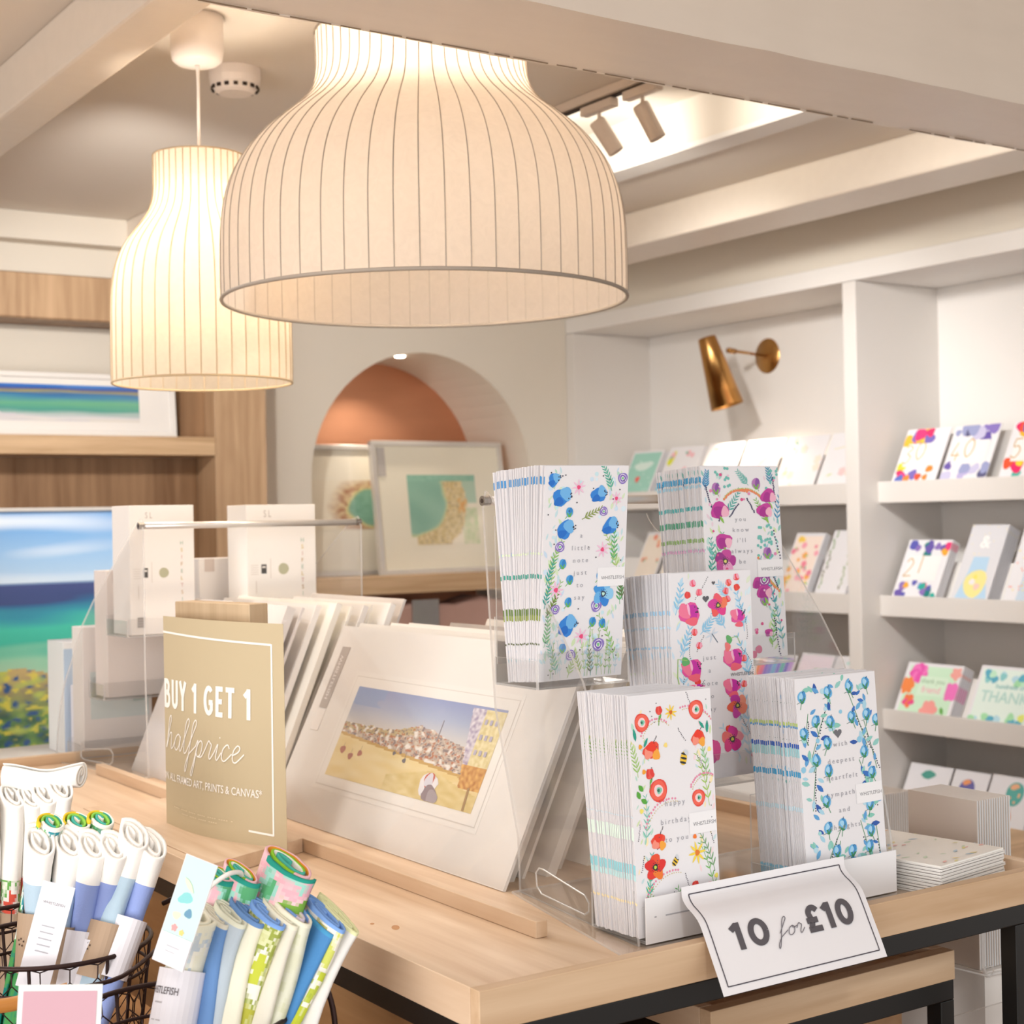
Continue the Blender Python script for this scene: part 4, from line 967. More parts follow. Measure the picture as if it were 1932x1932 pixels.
# ------------------------------------------------------------------ clear acrylic tiered card stands
PROF = [(1.0963, 1.0148), (1.102, 1.0572), (1.1133, 1.1034), (1.1334, 1.1529), (1.1566, 1.1856), (1.191, 1.2446), (1.2393, 1.2957), (1.3001, 1.3492), (1.3878, 1.4274)]
def acrylic_stand(label, mp, rear, pockets, zs=1.0, strip=True, group=None):
    """mp maps local (x, y, z) of the front stand to the world"""
    t = thing('card_stand', label, 'display stand', mp(1.04, 1.2, 1.0145), group)
    for side, (xf, sl) in enumerate(((.868, .137), (1.2, .28))):
        poly = PROF + [(1.4, 1.4320), (1.407, 1.4135)] + rear
        n = len(poly); mb = MB(); th = .0026 if side else -.0026
        A = [mp(xf+sl*(y-1.096), y, z) for y, z in poly]; Bq = [mp(xf+sl*(y-1.096)+th, y, z) for y, z in poly]
        mb.add(A+Bq, []); f = mb.f
        f.append((tuple(range(n)), 0, WHITE)); f.append((tuple(n+i for i in reversed(range(n))), 0, WHITE))
        for i in range(n):
            jx = (i+1) % n; f.append(((i, n+i, n+jx, jx), 1, WHITE))
        mb.build('side_panel', [M['clear'], M['edge']], t)
        if not side:
            sl_ = [(1.297, 1.0415), (1.290, 1.0475), (1.280, 1.0480), (1.195, 1.0400), (1.187, 1.034), (1.188, 1.026), (1.196, 1.0215), (1.205, 1.0215), (1.285, 1.0225), (1.295, 1.028)]
            MB().tube([mp(xf+sl*(y-1.096)-.0015, y, z) for y, z in sl_], .0009, 6, closed=True).build('hand_slot', M['edge'], t)
        xx = xf+sl*(1.4-1.096)
        X = [mp(xx+d, 1.4, 1.4214) for d in ((-.006, .003) if not side else (-.003, .006))]
        MB().tube(X, .0055, 14).build('bolt', M['steel'], t, smooth=False)
        MB().tube([X[0], [X[0][0]-.0004*(1 if not side else -1), X[0][1], X[0][2]]], .0025, 8).build('bolt_socket', M['dark'], t)
    MB().tube([mp(.868+.137*.304+.004, 1.4, 1.4214), mp(1.2+.28*.304-.004, 1.4, 1.4214)], .0052, 16).build('cross_rod', M['silver'], t, smooth=True)
    yr = rear[-1][0]
    q = [(.832, 1.066), (1.222, 1.066), (1.2+.28*(yr-1.096)+.01, yr), (.868+.137*(yr-1.096)-.012, yr)]
    mb = MB(); A = [mp(x, y, 1.0143) for x, y in q]; Bq = [mp(x, y, 1.0167) for x, y in q]
    mb.add(A+Bq, []); mb.f += [((3, 2, 1, 0), 0, WHITE), ((4, 5, 6, 7), 0, WHITE)]+[((i, (i+1) % 4, 4+(i+1) % 4, 4+i), 1, WHITE) for i in range(4)]
    mb.build('base_plate', [M['clear'], M['edge']], t)
    for (x0, x1, y0, y1, z, hl, hb) in pockets:
        mb = MB()
        for (a, b, c_, d, e, g) in ((x0, x1, y0, y1, z, z+.002), (x0, x1, y0-.002, y0, z, z+hl), (x0, x1, y1, y1+.002, z, z+hb), (x0-.002, x0, y0, y1, z, z+hl*.8), (x1, x1+.002, y0, y1, z, z+hl*.8)):
            p0, p1 = mp(a, c_, e), mp(b, d, g)
            mb.box(min(p0[0], p1[0]), max(p0[0], p1[0]), min(p0[1], p1[1]), max(p0[1], p1[1]), min(p0[2], p1[2]), max(p0[2], p1[2]), edge_m=1)
        mb.build('pocket', [M['clear'], M['edge']], t)
    return t
st = acrylic_stand('clear acrylic tiered stand holding five stacks of slim flower cards', lambda x, y, z: (x, y, z),
    [(1.385, 1.20), (1.336, 1.07), (1.334, 1.0148)],
    [(.8725, .972, 1.0915, 1.172, ZF+.003, .040, .10), (1.0745, 1.193, 1.0915, 1.172, ZF+.003, .040, .10), (1.026, 1.146, 1.230, 1.312, 1.1170, .034, .10),
     (.882, .996, 1.270, 1.345, 1.2300, .036, .07), (1.132, 1.258, 1.295, 1.388, 1.2315, .034, .07)])
notch = [(.918, 1.245), (.918, 1.4050), (1.128, 1.4050)] + smooth([(1.128, 1.4050), (1.133, 1.396), (1.145, 1.384), (1.165, 1.3765), (1.19, 1.375)], 4)[1:] + [(1.262, 1.375), (1.262, 1.245)]
MB().prism(notch, 'y', 1.3965, 1.3985, 0, 1).build('back_sheet', [M['clear'], M['edge']], st)
def strip_part(x0, x1):
    a = Art(x1-x0, .0415, 3)
    if x0 < .9: a.rect(.06, .42, .075, .45, 'a9a9ae'); a.line([(.14, .44), (.9, .44)], 'b5b5bb', .008)
    mb = MB().box(x0, x1, 1.0885, 1.0893, 1.0175, 1.0590, c=hx('efeef0'))
    a.into(mb, lambda x, y, e: (x0+x, 1.0885-e, 1.0175+y))
    mb.build('ticket_strip', M['paper'], st)
strip_part(.8690, 1.03); strip_part(1.035, 1.1935)

# ------------------------------------------------------------------ paper signs
def draped(label, nx, ny, fn, arts, w, h, name='paper_sign', thick=.00035, mat='sheet', body=WHITE, cat='sign'):
    mb = MB(); g = [[fn(w*i/nx, h*j/ny, 0) for i in range(nx+1)] for j in range(ny+1)]; gb = [[fn(w*i/nx, h*j/ny, -thick) for i in range(nx+1)] for j in range(ny+1)]
    for j in range(ny):
        for i in range(nx):
            mb.add([g[j][i], g[j][i+1], g[j+1][i+1], g[j+1][i]], [(0, 1, 2, 3)], 0, body)
            mb.add([gb[j][i], gb[j][i+1], gb[j+1][i+1], gb[j+1][i]], [(3, 2, 1, 0)], 0, body)
    for j in range(ny):
        mb.add([g[j][0], g[j+1][0], gb[j+1][0], gb[j][0]], [(0, 1, 2, 3)], 0, body); mb.add([g[j][nx], gb[j][nx], gb[j+1][nx], g[j+1][nx]], [(0, 1, 2, 3)], 0, body)
    for i in range(nx):
        mb.add([g[0][i], gb[0][i], gb[0][i+1], g[0][i+1]], [(0, 1, 2, 3)], 0, body); mb.add([g[ny][i], g[ny][i+1], gb[ny][i+1], gb[ny][i]], [(0, 1, 2, 3)], 0, body)
    if arts: arts.into(mb, fn, maxlen=.006, base=.0004)
    o = mb.build(name, M[mat]); return tag(o, label, cat)
# 10 for £10
PW, PH = .2075, .138
path = [(1.0850, 1.0640), (1.0800, 1.0555), (1.0700, 1.0505), (1.0560, 1.0475), (1.0430, 1.0430), (1.0300, 1.0338), (1.0180, 1.0242), (1.0060, 1.0146), (.9950, 1.0058), (.9845, .9968)]
pth = smooth(path, 6); cum = [0]
for a_, b_ in zip(pth, pth[1:]): cum.append(cum[-1]+math.dist(a_, b_))
PHL = cum[-1]
def price_fn(x, y, e):
    s_ = (1-y/PH)*PHL
    s_ = max(0, min(PHL-1e-6, s_))
    for i in range(len(cum)-1):
        if cum[i+1] >= s_: break
    t = (s_-cum[i])/(cum[i+1]-cum[i]); a_, b_ = pth[i], pth[i+1]
    yy = a_[0]+(b_[0]-a_[0])*t; zz = a_[1]+(b_[1]-a_[1])*t
    ty, tz = b_[0]-a_[0], b_[1]-a_[1]; d = math.hypot(ty, tz); ny_, nz_ = tz/d, -ty/d
    return (.9080+x*(1-.05*s_/PHL)-.040*s_/PHL, yy+ny_*e, zz+nz_*e)
a = Art(PW, PH, 1)
for r_ in (((.036, .06), (.964, .06)), ((.964, .06), (.964, .94)), ((.964, .94), (.036, .94)), ((.036, .94), (.036, .06))): a.line(list(r_), '4a4650', .0055)
a.bold('10', .145, .69, .150, '5b575c', .22, sx=1.22); a.bold('£10', .585, .680, .150, '5b575c', .22, sx=1.02)
a.strokes('for', .410, .66, .098, '77737a', .05, slant=.3)
draped('white paper sign reading 10 for £10 draped over the front rim of the table', 24, 60, price_fn, a, PW, PH)
# BUY 1 GET 1 half price
SW, SH = .2423, .2605; SP = Vector((.7715, 1.6129, 1.0262)); SD = Vector((-.21, .978, 0)); SN = Vector((-.978, -.21, 0))
def buy_fn(x, y, e):
    u = SW-x; q = SP + SD*u + SN*(.004+.020*math.sin(math.pi*min(1, max(0, u/SW)))*(.6+.4*(1-y/SH)) + .010*max(0, .12-u)**1*0 + e)
    return (q.x, q.y, q.z+y+.0022*u/SW)
a = Art(SW, SH, 2); a.__dict__['p'] = []
W_ = 'f6f1ea'
a.line([(.0, .075), (.925, .095)], W_, .010); a.line([(.925, .092), (.925, .935)], W_, .010); a.line([(.925, .932), (.775, .925)], W_, .010)
a.bold('BUY 1 GET 1', .005, .435, .148, W_, .17, sx=.86)
a.strokes('half', .02, .625, .158, W_, .040, slant=.22); a.strokes('price', .35, .630, .155, W_, .042, slant=.22)
a.text('ON ALL FRAMED ART, PRINTS & CANVAS*', .42, .775, .038, W_, .008, sx=.86)
[a.rect(.12+.018*q_+.1*(v_ > .91), v_, .132+.018*q_+.1*(v_ > .91), v_+.004, 'dccdb0') for v_, n_ in ((.893, 31), (.912, 20)) for q_ in range(n_) if q_ % 5 != 4]
draped('tan paper sign reading BUY 1 GET 1 half price on a wooden holder', 20, 20, buy_fn, a, SW, SH, body=hx('c0b091'))
ho = thing('sign_holder', 'wooden block holder with base plate behind the tan paper sign', 'sign holder', (.76, 1.74, ZF))
mb = MB(); pa = Vector((.7655, 1.700, 0)); pc = pa + SD*.155; nn = Vector((.978, .21, 0))*.028
mb.prism([tuple(v[:2]) for v in (pa+nn*.02, pa+nn, pc+nn, pc+nn*.02)], 'z', ZT+.0012, 1.3062); mb.build('upright_block', M['blockw'], ho, bevel=.001)
pl_ = MB(); pl_.prism([(.6675, 1.592), (.6675, 2.02), (.8085, 2.02), (.8085, 1.655)], 'z', ZF+.0002, ZT+.0008); pl_.build('base_plate', M['oak'], ho, bevel=.0006)

# ------------------------------------------------------------------ mounted prints leaning in the tray
TA = 26
def lean(X, y, z, a=TA): return T(X, y, z) @ RZ_(-90) @ RX(-a)
def harbour(u, v):
    sky = ramp(v, [(.45, 'dfd8cf'), (.62, 'cfcccb'), (.8, 'a9b3cc'), (1, '8f9cc6')])
    if u < .22 and v > .8 and nz(u*6, v*6) > -.1: sky = mixc(sky, '86a4cf', .6)
    hill = .60 + .10*math.exp(-((u-.55)/.14)**2) - .05*max(0, u-.75)*4 + .02*nz(u*22, 1, 3)
    shore = .46-.26*u*.75
    if u > .80+.10*(1-v)*0 and v > .20 and (u-.80) > (.95-v)*.10-.02*0 and v < .98:
        n = nz(u*60, v*26, 5)
        return mixc('a89ab5', 'e8e2e6', .5+n) if u < .88 and v > .42 else (mixc('d9c88e', 'efe3b8', .5+n) if v > .42 else mixc('b97a3a', 'e3b060', .5+n))
    if v > hill: return sky
    if v > shore+.03:
        n = nz(u*34, v*20, 8); m_ = nz(u*52, v*40, 2)
        c = mixc('b3a096', 'dccdb6', .5+n*1.0)
        if v > hill-.08 and u < .5: c = mixc(c, 'bfae62', .55)
        c = mixc(c, 'b5633a', max(0, min(.85, (m_-.12)*4))); c = mixc(c, '6f5f68', max(0, min(.8, (-m_-.14)*4))); return mixc(c, 'f0ece6', max(0, min(.9, (n-.18)*4)))
    if v > shore: return hx('caa45c')
    if u > .42 and v < .30-abs(u-.70)*.5: return mixc('d6bd7a', 'e6d29a', .5+nz(u*20, v*20, 3))
    return mixc('ecd9a6', 'e6cc8c', .5+nz(u*7, v*12, 4))
PWd, PHt = .568, .271
def print_board(label, X, y, w, h, art=None, z=ZF+.0006, a=TA, group=None, tint='efe9e3', tagc=False, t=.0035, sleeve=False):
    mb = MB().box(0, w, 0, t, 0, h, c=hx(tint))
    o = mb.build('mounted_print', M['glossy'], loc=(0, 0, 0)); tag(o, label, 'art print', group)
    if art:
        m2 = MB(); u0, v0, u1, v1, fnc = art
        m2.box(u0-.022, u1+.022, -.0004, -.0001, v0-.020, v1+.020, c=hx('f2ede7')); 
        m2.box(u0-.016, u1+.016, -.0006, -.0005, v0-.014, v1+.014, c=hx('ddd6cf')); m2.box(u0-.0148, u1+.0148, -.0008, -.0007, v0-.0128, v1+.0128, c=hx('f2ede7'))
        gridart(m2, u1-u0, v1-v0, 170, 80, fnc, lambda x, y_: (u0+x, -.0011, v0+y_))
        b_ = Art(u1-u0, v1-v0, 2)
        for (uu, vv, r) in ((.06, .70, .020), (.13, .75, .018), (.19, .70, .016), (.42, .62, .010), (.50, .67, .012), (.46, .60, .008)):
            b_.blob(uu, vv, r, r*.7, 0, 'b0604a' if uu < .3 else '6d6a72'); b_.line([(uu, vv), (uu, vv-.08)], '6d625c', .002)
        b_.blob(.70, .84, .055, .04, 10, 'ece9ec'); b_.blob(.70, .80, .03, .03, 0, 'c8543a'); b_.blob(.70, .80, .025, .025, 0, 'dcdae4'); b_.blob(.73, .93, .05, .03, -10, '8f7f88'); b_.blob(.75, .95, .035, .025, -10, 'a89da3')
        b_.line([(.655, .42), (.655, .20)], '8a8088', .004); b_.line([(.585, .45), (.59, .33)], '8a8088', .003); b_.line([(.94, .78), (.95, 1.0)], 'a9875a', .012)
        for k_i in range(9): b_.rect(.895+.03*(k_i % 3), .12+.15*(k_i//3), .91+.03*(k_i % 3), .17+.15*(k_i//3), 'b9b4c8')
        b_.into(m2, lambda x, y_, e: (u0+x, -.0011-e, v0+y_), base=.0001)
        m2.build('print_image', M['glossy'], o, loc=(0, 0, 0))
    if tagc:
        m3 = MB().box(.022, .044, -.0008, -.0002, h-.118, h-.030, c=hx('b5aaa2')); tg = Art(.088, .022, 1)
        tg.text('WHISTLEFISH', .5, .62, .085, 'f4eeea', .01)
        tg.into(m3, lambda x, y_, e: (.022+.022-y_, -.0008-e, h-.030-x))
        m3.box(.022, .044, -.0007, -.0002, h-.150, h-.120, c=hx('efe8e2')); m3.build('label_strip', M['paper'], o, loc=(0, 0, 0))
    if sleeve:
        m4 = MB().box(-.004, w+.004, -.0028, -.0024, .001, h+.006); m4.build('clear_sleeve', M['clear'], o, loc=(0, 0, 0))
    o.matrix_world = lean(X, y, z, a); return o
PX0 = .885
print_board('mounted harbour town print in a clear sleeve, foremost of the right rack', PX0, 1.913, PWd, PHt, (.110, .068, .462, .190, harbour), tagc=True, sleeve=True, group='mounted prints in the right rack')
R = random.Random(8)
xp = PX0
for i in range(9):
    xp += .013+.026*R.random() if i else .006
    hh = PHt-.006+.012*R.random()-.003*i*.3; ww = PWd-.02+.03*R.random(); yy = 1.905+.012*R.random()
    if xp > 1.20: break
    print_board('pale mounted print leaning behind the harbour print in the right rack', xp, yy, ww-.03, hh, a=TA-.9*i*0, group='mounted prints in the right rack', tint=R.choice(['ece6de', 'd9d3cf', 'cfc7c4', 'efe9e2', 'b9afa8']), t=R.choice([.0035, .012, .004]))
xp = .868
for i in range(9):
    hh = .292-.008*R.random(); ww = .36
    print_board('white mounted print in the rear rack, partly hidden by the tan sign' if i else 'white mounted print foremost of the rear rack behind the tan sign', xp, 2.385+.006*R.random(), ww-.03*R.random(), hh, a=TA-3, group='mounted prints in the rear rack' if i else None, tint=R.choice(['f2efec', 'ebe6e2', 'ddd6d2', 'f4efe6']), t=R.choice([.004, .009, .014]))
    xp += .018+.022*R.random()
    if xp > 1.2: break
#@@PART4
# ------------------------------------------------------------------ rear stand with boxed cards
def mp2(x, y, z): return (x-.050, 3.700-y, 1.0145+(z-1.0145)*.952)
st2 = acrylic_stand('clear acrylic tiered stand of white boxed cards at the far end of the table', mp2,
    [(1.405, 1.20), (1.41, 1.0148)],
    [(.905, 1.03, 1.250, 1.345, 1.2375, .034, .03), (1.10, 1.245, 1.250, 1.345, 1.2375, .034, .03), (.90, 1.04, 1.175, 1.245, 1.125, .034, .03), (1.06, 1.20, 1.175, 1.245, 1.125, .034, .03), (.885, 1.02, 1.105, 1.170, 1.0185, .030, .03)])
def gift_box(label, x0, x1, y0, y1, z0, z1, art=None, tint='f1ece7', name='card_box', group=None):
    mb = MB().box(x0, x1, y0, y1, z0, z1, c=hx(tint))
    a = Art(x1-x0, z1-z0, 3)
    if art: art(a)
    a.into(mb, lambda x, y, e: (x0+x, y0-e, z0+y))
    o = mb.build(name, M['paper'], bevel=.0008); return tag(o, label, 'box', group)
def back_print(a):
    a.text('S L', .30, .10, .09, 'b9b0a8', sx=.7)
    a.rect(.20, .485, .275, .56, '4a4846'); a.rect(.212, .50, .263, .515, 'e0dad4'); a.blob(.52, .525, .075, c='b7b598', wob=.02, n=20)
    for k in range(5): a.rect(.05, .49+.018*k, .16, .494+.018*k, 'cfc6be')
    a.rect(.33, .44, .338, .60, 'd5ccc4'); a.rect(.12, .62, .13, .72, 'd5ccc4')
    for k, ch in enumerate('WHISTLEFISH'): a.text(ch, .80, .86-.055*k, .055, ['d8b0a8', 'd8c070', 'a8c0b0', 'c8a878'][k % 4], ang=90*0)
    a.rect(.10, .865, .22, .945, 'a39c98')
    for k in range(4): a.rect(.11, .87+.02*k, .21, .877+.02*k, '77706c')
def mid_print(a): a.rect(.08, .0, .22, .10, 'd3c6bf'); a.rect(.68, .3, .86, .36, 'c9bdb6')
gift_box('tall white card box at the left of the top tier of the rear stand', .862, .970, 2.362, 2.440, 1.2295, 1.4345, back_print)
gift_box('tall white card box at the right of the top tier of the rear stand', 1.062, 1.188, 2.362, 2.440, 1.2295, 1.4335, back_print)
gift_box('white card box on the middle tier of the rear stand, left', .858, .980, 2.4600, 2.520, 1.1235, 1.330, mid_print, 'e6dcd6')
gift_box('white card box on the middle tier of the rear stand, right', 1.018, 1.145, 2.4600, 2.520, 1.1235, 1.345, mid_print, 'efeae8')
gift_box('pale teal and white box on the bottom tier of the rear stand', .842, .960, 2.535, 2.590, 1.0215, 1.235, lambda a: (a.rect(.1, .35, .95, .72, 'd3dfde'), a.rect(.72, .5, .9, .6, '9fb9b6')), 'ece6e3')
gift_box('light blue box on the white plinth, behind the picture box', .862, .955, 2.700, 2.79, 1.0035, 1.200, lambda a: (a.rect(0, .06, 1, 1, 'b9cfe6'), a.blob(.8, .75, .2, c='c4c85a')), 'eef0f2')
gift_box('small picture box of a street view on the white plinth', .872, .985, 2.635, 2.695, 1.0035, 1.125, lambda a: (a.rect(.04, .06, .96, .98, 'dfe0d6'), a.blob(.2, .3, .14, c='b9cf9a'), a.blob(.5, .35, .2, c='c3b4ab'), a.blob(.65, .5, .16, c='b5a5b0'), a.rect(.45, .6, .6, .8, 'c9b27c'), a.rect(.5, .75, .6, .95, 'c0857a')), 'eceaf0')

# ------------------------------------------------------------------ cards on the white ledges
def square_card(label, y, z1, w, h, art, n=1, group=None, dx=0, t=.0022, body=WHITE, restl=None, kind='greeting_card', gap=.006):
    """y = left edge seen from the room; stands on the ledge, leaning back"""
    A_ = Art(w, h, int(abs(y)*1000) % 97)
    art(A_)
    mb = MB().box(0, w, 0, t, 0, h, c=body); A_.into(mb, lambda x, y_, e: (x, -e, y_), step=.00004, base=.0001, cap=.0008)
    o = mb.build(kind, MATC, loc=(0, 0, 0)); tag(o, label, 'greeting card', group)
    m0 = T(XL+.0135+dx, y, z1-.0098) @ RZ_(-90) @ RX(-27)
    o.matrix_world = m0
    for i in range(1, n):
        c = o.copy(); COL.objects.link(c); c['label'] = restl or label; c['group'] = group
        c.matrix_world = m0 @ T(0.0005*i, gap*i, 0)
    return o
def blobs(cols, band=None, n=22, r=(.06, .135)):
    def f(a):
        for k in range(n):
            u = a.R.random(); v = (a.R.random()*.22 if k % 2 else .72+a.R.random()*.26)
            a.blob(u*.9+.05, v*.9+.05, r[0]+(r[1]-r[0])*a.R.random(), None, 0, a.R.choice(cols), .15)
    return f
def digits(t, pat, c='c9a465'):
    def f(a):
        pat(a); a.rect(.14, .27, .86, .68, 'f0eeec')
        for i, ch in enumerate(t): a.strokes_d(ch, .10+.26*i, .62-.06*i, .36, c)
    return f
DG = {'3': [[(.05, .85), (.25, 1), (.45, .8), (.2, .55), (.45, .35), (.25, 0), (.0, .1)]], '0': [[(.3, 1), (.05, .7), (.05, .3), (.25, 0), (.5, .3), (.5, .75), (.3, 1)]],
      '4': [[(.25, 1), (.0, .3)], [(0, .3), (.5, .3)], [(.35, .5), (.3, 0)]], '5': [[(.5, 1), (.12, 1)], [(.12, 1), (.1, .6), (.35, .62), (.5, .35), (.3, 0), (.02, .12)]],
      '2': [[(.05, .8), (.25, 1), (.45, .75), (.3, .4), (.02, .02)], [(.02, .02), (.5, .05)]], '1': [[(.25, 1), (.22, 0)]]}
def _sd(s, ch, u, v, size, c):
    for st in DG[ch]: s.line([(u+px*size, v-py*size*s.w/s.h) for px, py in (smooth(st, 6) if len(st) > 2 else st)], c, .022)
Art.strokes_d = _sd
HOT = ['e8306a', 'ee5a3a', 'f2b93a', 'e83a7a', '7a6ab8', '5a6fc0', 'f08a3a', 'f3d23e']
COOL = ['8a78c0', '6a58a8', 'b9b0d8', '5a5a80', 'c8c4e0', '9aa0c8']
MIX = ['5a5ab0', '2aa89a', 'e8407a', 'f0a83a', '8a70b8', '1f7f7a', '6a58a8', 'd89ab8', '7a9ad8']
def flor(cols, bg=None, n=22, edge=True):
    def f(a):
        if bg: a.rect(.05, .05, .95, .95, bg)
        for k in range(n):
            if edge:
                t = k/n*6.283; u, v = .5+.42*math.cos(t), .5+.42*math.sin(t)
            else: u, v = .08+.84*a.R.random(), .06+.88*a.R.random()
            a.petals(u, v, .045+.05*a.R.random(), [a.R.choice(cols)], 5)
            if k % 3 == 0: a.leaf(u, v, .12, a.R.random()*360, a.R.choice(['8fc89a', '6fb8a0', 'a8cf8a']), .4)
    return f
z1, z2, z3, z4 = [b for a_, b in LEDGES]
square_card('thirtieth birthday card with hot pink and yellow blots on the top ledge', 2.905, z1, .150, .168, digits('30', blobs(HOT)))
square_card('fortieth birthday card with purple blots on the top ledge', 2.742, z1, .150, .168, digits('40', blobs(COOL)))
square_card('fiftieth birthday card with orange and teal blots, at the right end of the top ledge', 2.552, z1, .150, .168, digits('50', blobs(HOT+['4fb5a5'])))
square_card('twenty-first birthday card with purple and teal blots on the second ledge', 2.912, z2, .150, .178, digits('21', blobs(MIX, n=26, r=(.055, .10))), 5, 'twenty-first birthday cards on the second ledge', restl='twenty-first birthday card hidden behind the front one on the second ledge')
def vase(a):
    a.poly([a.P(.30, .42), a.P(.72, .42), a.P(.74, .62), a.P(.95, .95), a.P(.1, .95), a.P(.26, .62)], 'b5d3ea'); a.blob(.53, .76, .30, .34, 0, 'f0e296', .06); a.blob(.45, .74, .08, c='e8e4e6'); a.blob(.6, .8, .08, c='ecc8c0'); a.blob(.5, .68, .06, c='f5e070')
    a.text('&', .5, .3, .3, 'fbfaf6', .01); a.dots([(a.R.random(), a.R.random()*.4) for _ in range(14)], 'f3e3a8', .014)
square_card('slim card with a pale blue vase of yellow flowers on the second ledge', 2.712, z2, .118, .222, vase, 6, 'blue vase slim cards on the second ledge', body=hx('dcdbdf'), restl='blue vase slim card hidden behind the front one on the second ledge', gap=.008)
def bottle(a): a.blob(.4, .1, .13, c='7a4a48'); a.poly([a.P(.36, .2), a.P(.75, .2), a.P(.8, .95), a.P(.3, .95)], 'c9d8e6'); a.dots([(a.R.random(), a.R.random()) for _ in range(24)], 'f0907a', .02); a.dots([(a.R.random(), a.R.random()) for _ in range(12)], 'f3e070', .02)
square_card('slim card with a bottle and red dots at the right end of the second ledge', 2.545, z2, .118, .215, bottle)
def pinkcard(a):
    a.rect(.06, .06, .94, .96, 'cdeccf'); a.petals(.24, .2, .15, ['e85ab0', 'f07ac0'], 7); a.petals(.10, .45, .12, ['f08a4a'], 6); a.petals(.2, .74, .10, ['f07a4a', 'e84a90'], 5); a.petals(.9, .5, .13, ['ee7ac0'], 6); a.petals(.6, .88, .14, ['f0a09a'], 6); a.petals(.9, .16, .09, ['f0a8a0'], 5)
    a.rect(.3, .25, .8, .62, 'd8f0d8'); a.text('thank you', .54, .38, .075, '8ab08a'); a.text('friend', .54, .56, .10, 'f0a0b8'); a.leaf(.8, .8, .13, -60, '6fae5a', .5)
square_card('square card with a pink rose and mint background on the third ledge', 2.912, z3, .190, .150, pinkcard, 6, 'mint and pink cards on the third ledge', restl='mint card hidden behind the pink rose card on the third ledge', gap=.007)
def greencard(a):
    a.rect(.04, .05, .96, .96, 'e4f3ea')
    for k in range(30): a.blob(a.R.random()*.9+.05, a.R.choice([.1, .2, .8, .88])+a.R.random()*.08, .05, c=a.R.choice(['8fcfd0', 'a8e0b0', 'b8dce8', 'e3e87a', '5fb0c8', 'c4ecd0']))
    a.text('hundreds of', .5, .38, .06, '6fb8b8'); a.text('THANKS', .5, .62, .14, 'b8dcd4', .01)
square_card('square card in pale green and turquoise reading thanks on the third ledge', 2.668, z3, .215, .158, greencard, 3, 'pale green cards on the third ledge', restl='pale green card hidden behind the thanks card on the third ledge')
def balloon(a, c1, c2, u=.55, v=.35, r=.16):
    a.line([(u, v), (u+.02, v+.4)], 'c9a27a', .006); a.blob(u, v, r, r*1.2, 0, c1, .02, 20); a.blob(u-r*.2, v-r*.5, r*.5, r*.3, 20, c2, .02); a.dots([(u+r*.5*math.cos(k*1.3), v+r*.6*math.sin(k*1.3)) for k in range(6)], c2, .03)
square_card('white birthday card with a teal ribbon and orange balloon on the bottom ledge', 2.925, z4, .145, .185, lambda a: (a.leaf(.3, .16, .36, 5, '4f9f90', .5), balloon(a, 'e8832a', 'f0a04a', .84, .62, .16), a.text('happy', .4, .45, .09, 'e8b8a8')))
square_card('white birthday card with a purple spotted balloon on the bottom ledge', 2.772, z4, .115, .185, lambda a: (balloon(a, '6a6aa8', 'f0a06a', .45, .28, .22), a.text('birthday', .5, .62, .12, 'f0c0b0')))
square_card('white birthday card with teal and orange balloons on the bottom ledge', 2.650, z4, .135, .188, lambda a: (balloon(a, '5fb0a8', 'f0b890', .6, .24, .20), balloon(a, 'e8781a', 'f09040', .46, .62, .20)), 4, 'balloon cards on the bottom ledge', restl='balloon card hidden behind the front one on the bottom ledge')
square_card('white card at the right frame edge on the bottom ledge', 2.480, z4, .14, .180, lambda a: a.dots([(a.R.random(), a.R.random()) for _ in range(10)], 'f0e0d8', .02))
B(XL, XL+.010, 1.24, 2.9385, .24, .295).build('ledge', M['greyw'], cab); B(XL+.0101, XW-.005, 1.24, 2.9385, .24, .285).build('ledge', M['greyw'], cab)
for k, yy in enumerate((2.90, 2.74, 2.58, 2.45)):
    square_card(['pale pink floral card on the lowest ledge, farthest left', 'white card with pink sprigs on the lowest ledge, second from the left', 'rose pink card on the lowest ledge, third from the left', 'blush card on the lowest ledge, at the right frame edge'][k], yy, .295, .135, .22, flor(['eab8c0', 'f2d2d6', 'd8a8b4'], ['f3dfe2', None, 'e8c0c8', 'f3dfe2'][k], 14, False))
# left bay, top ledge
def mint(a): a.rect(.05, .05, .95, .95, '9fd3c4'); a.blob(.5, .35, .3, .1, 5, 'd8ece4'); a.blob(.45, .65, .07, c='e8605a'); a.dots([(a.R.random()*.8+.1, a.R.random()*.8+.1) for _ in range(14)], 'd8ece4', .02)
square_card('mint green card with a red dot, leftmost on the top ledge of the left bay', 4.105, z1, .160, .165, mint, 4, 'mint cards in the left bay', restl='mint card hidden behind the front one in the left bay')
square_card('white card with a yellow leaf on the top ledge of the left bay', 3.915, z1, .165, .170, lambda a: (a.blob(.15, .25, .08, .17, -20, 'dcdf3a'), a.rect(.0, .86, .5, .98, '8fd0e0'), flor(['f0b8c0', 'b8d8c8'], None, 10, False)(a)), 3, 'yellow leaf cards in the left bay', restl='yellow leaf card hidden behind the front one in the left bay')
square_card('pale card with green sprigs on the top ledge of the left bay', 3.725, z1, .165, .172, lambda a: (a.blob(.3, .12, .12, .03, 0, 'f0e6a0'), a.blob(.8, .25, .08, c='cfe3cc')))
square_card('pale card with coral brush strokes on the top ledge of the left bay', 3.545, z1, .165, .174, lambda a: [a.leaf(.2+.1*k, .5+.05*k, .5, 30+6*k, c, .18) for k, c in enumerate(('f4b8a8', 'f8c8b8', 'f0a8b0', 'f6d0c8'))])
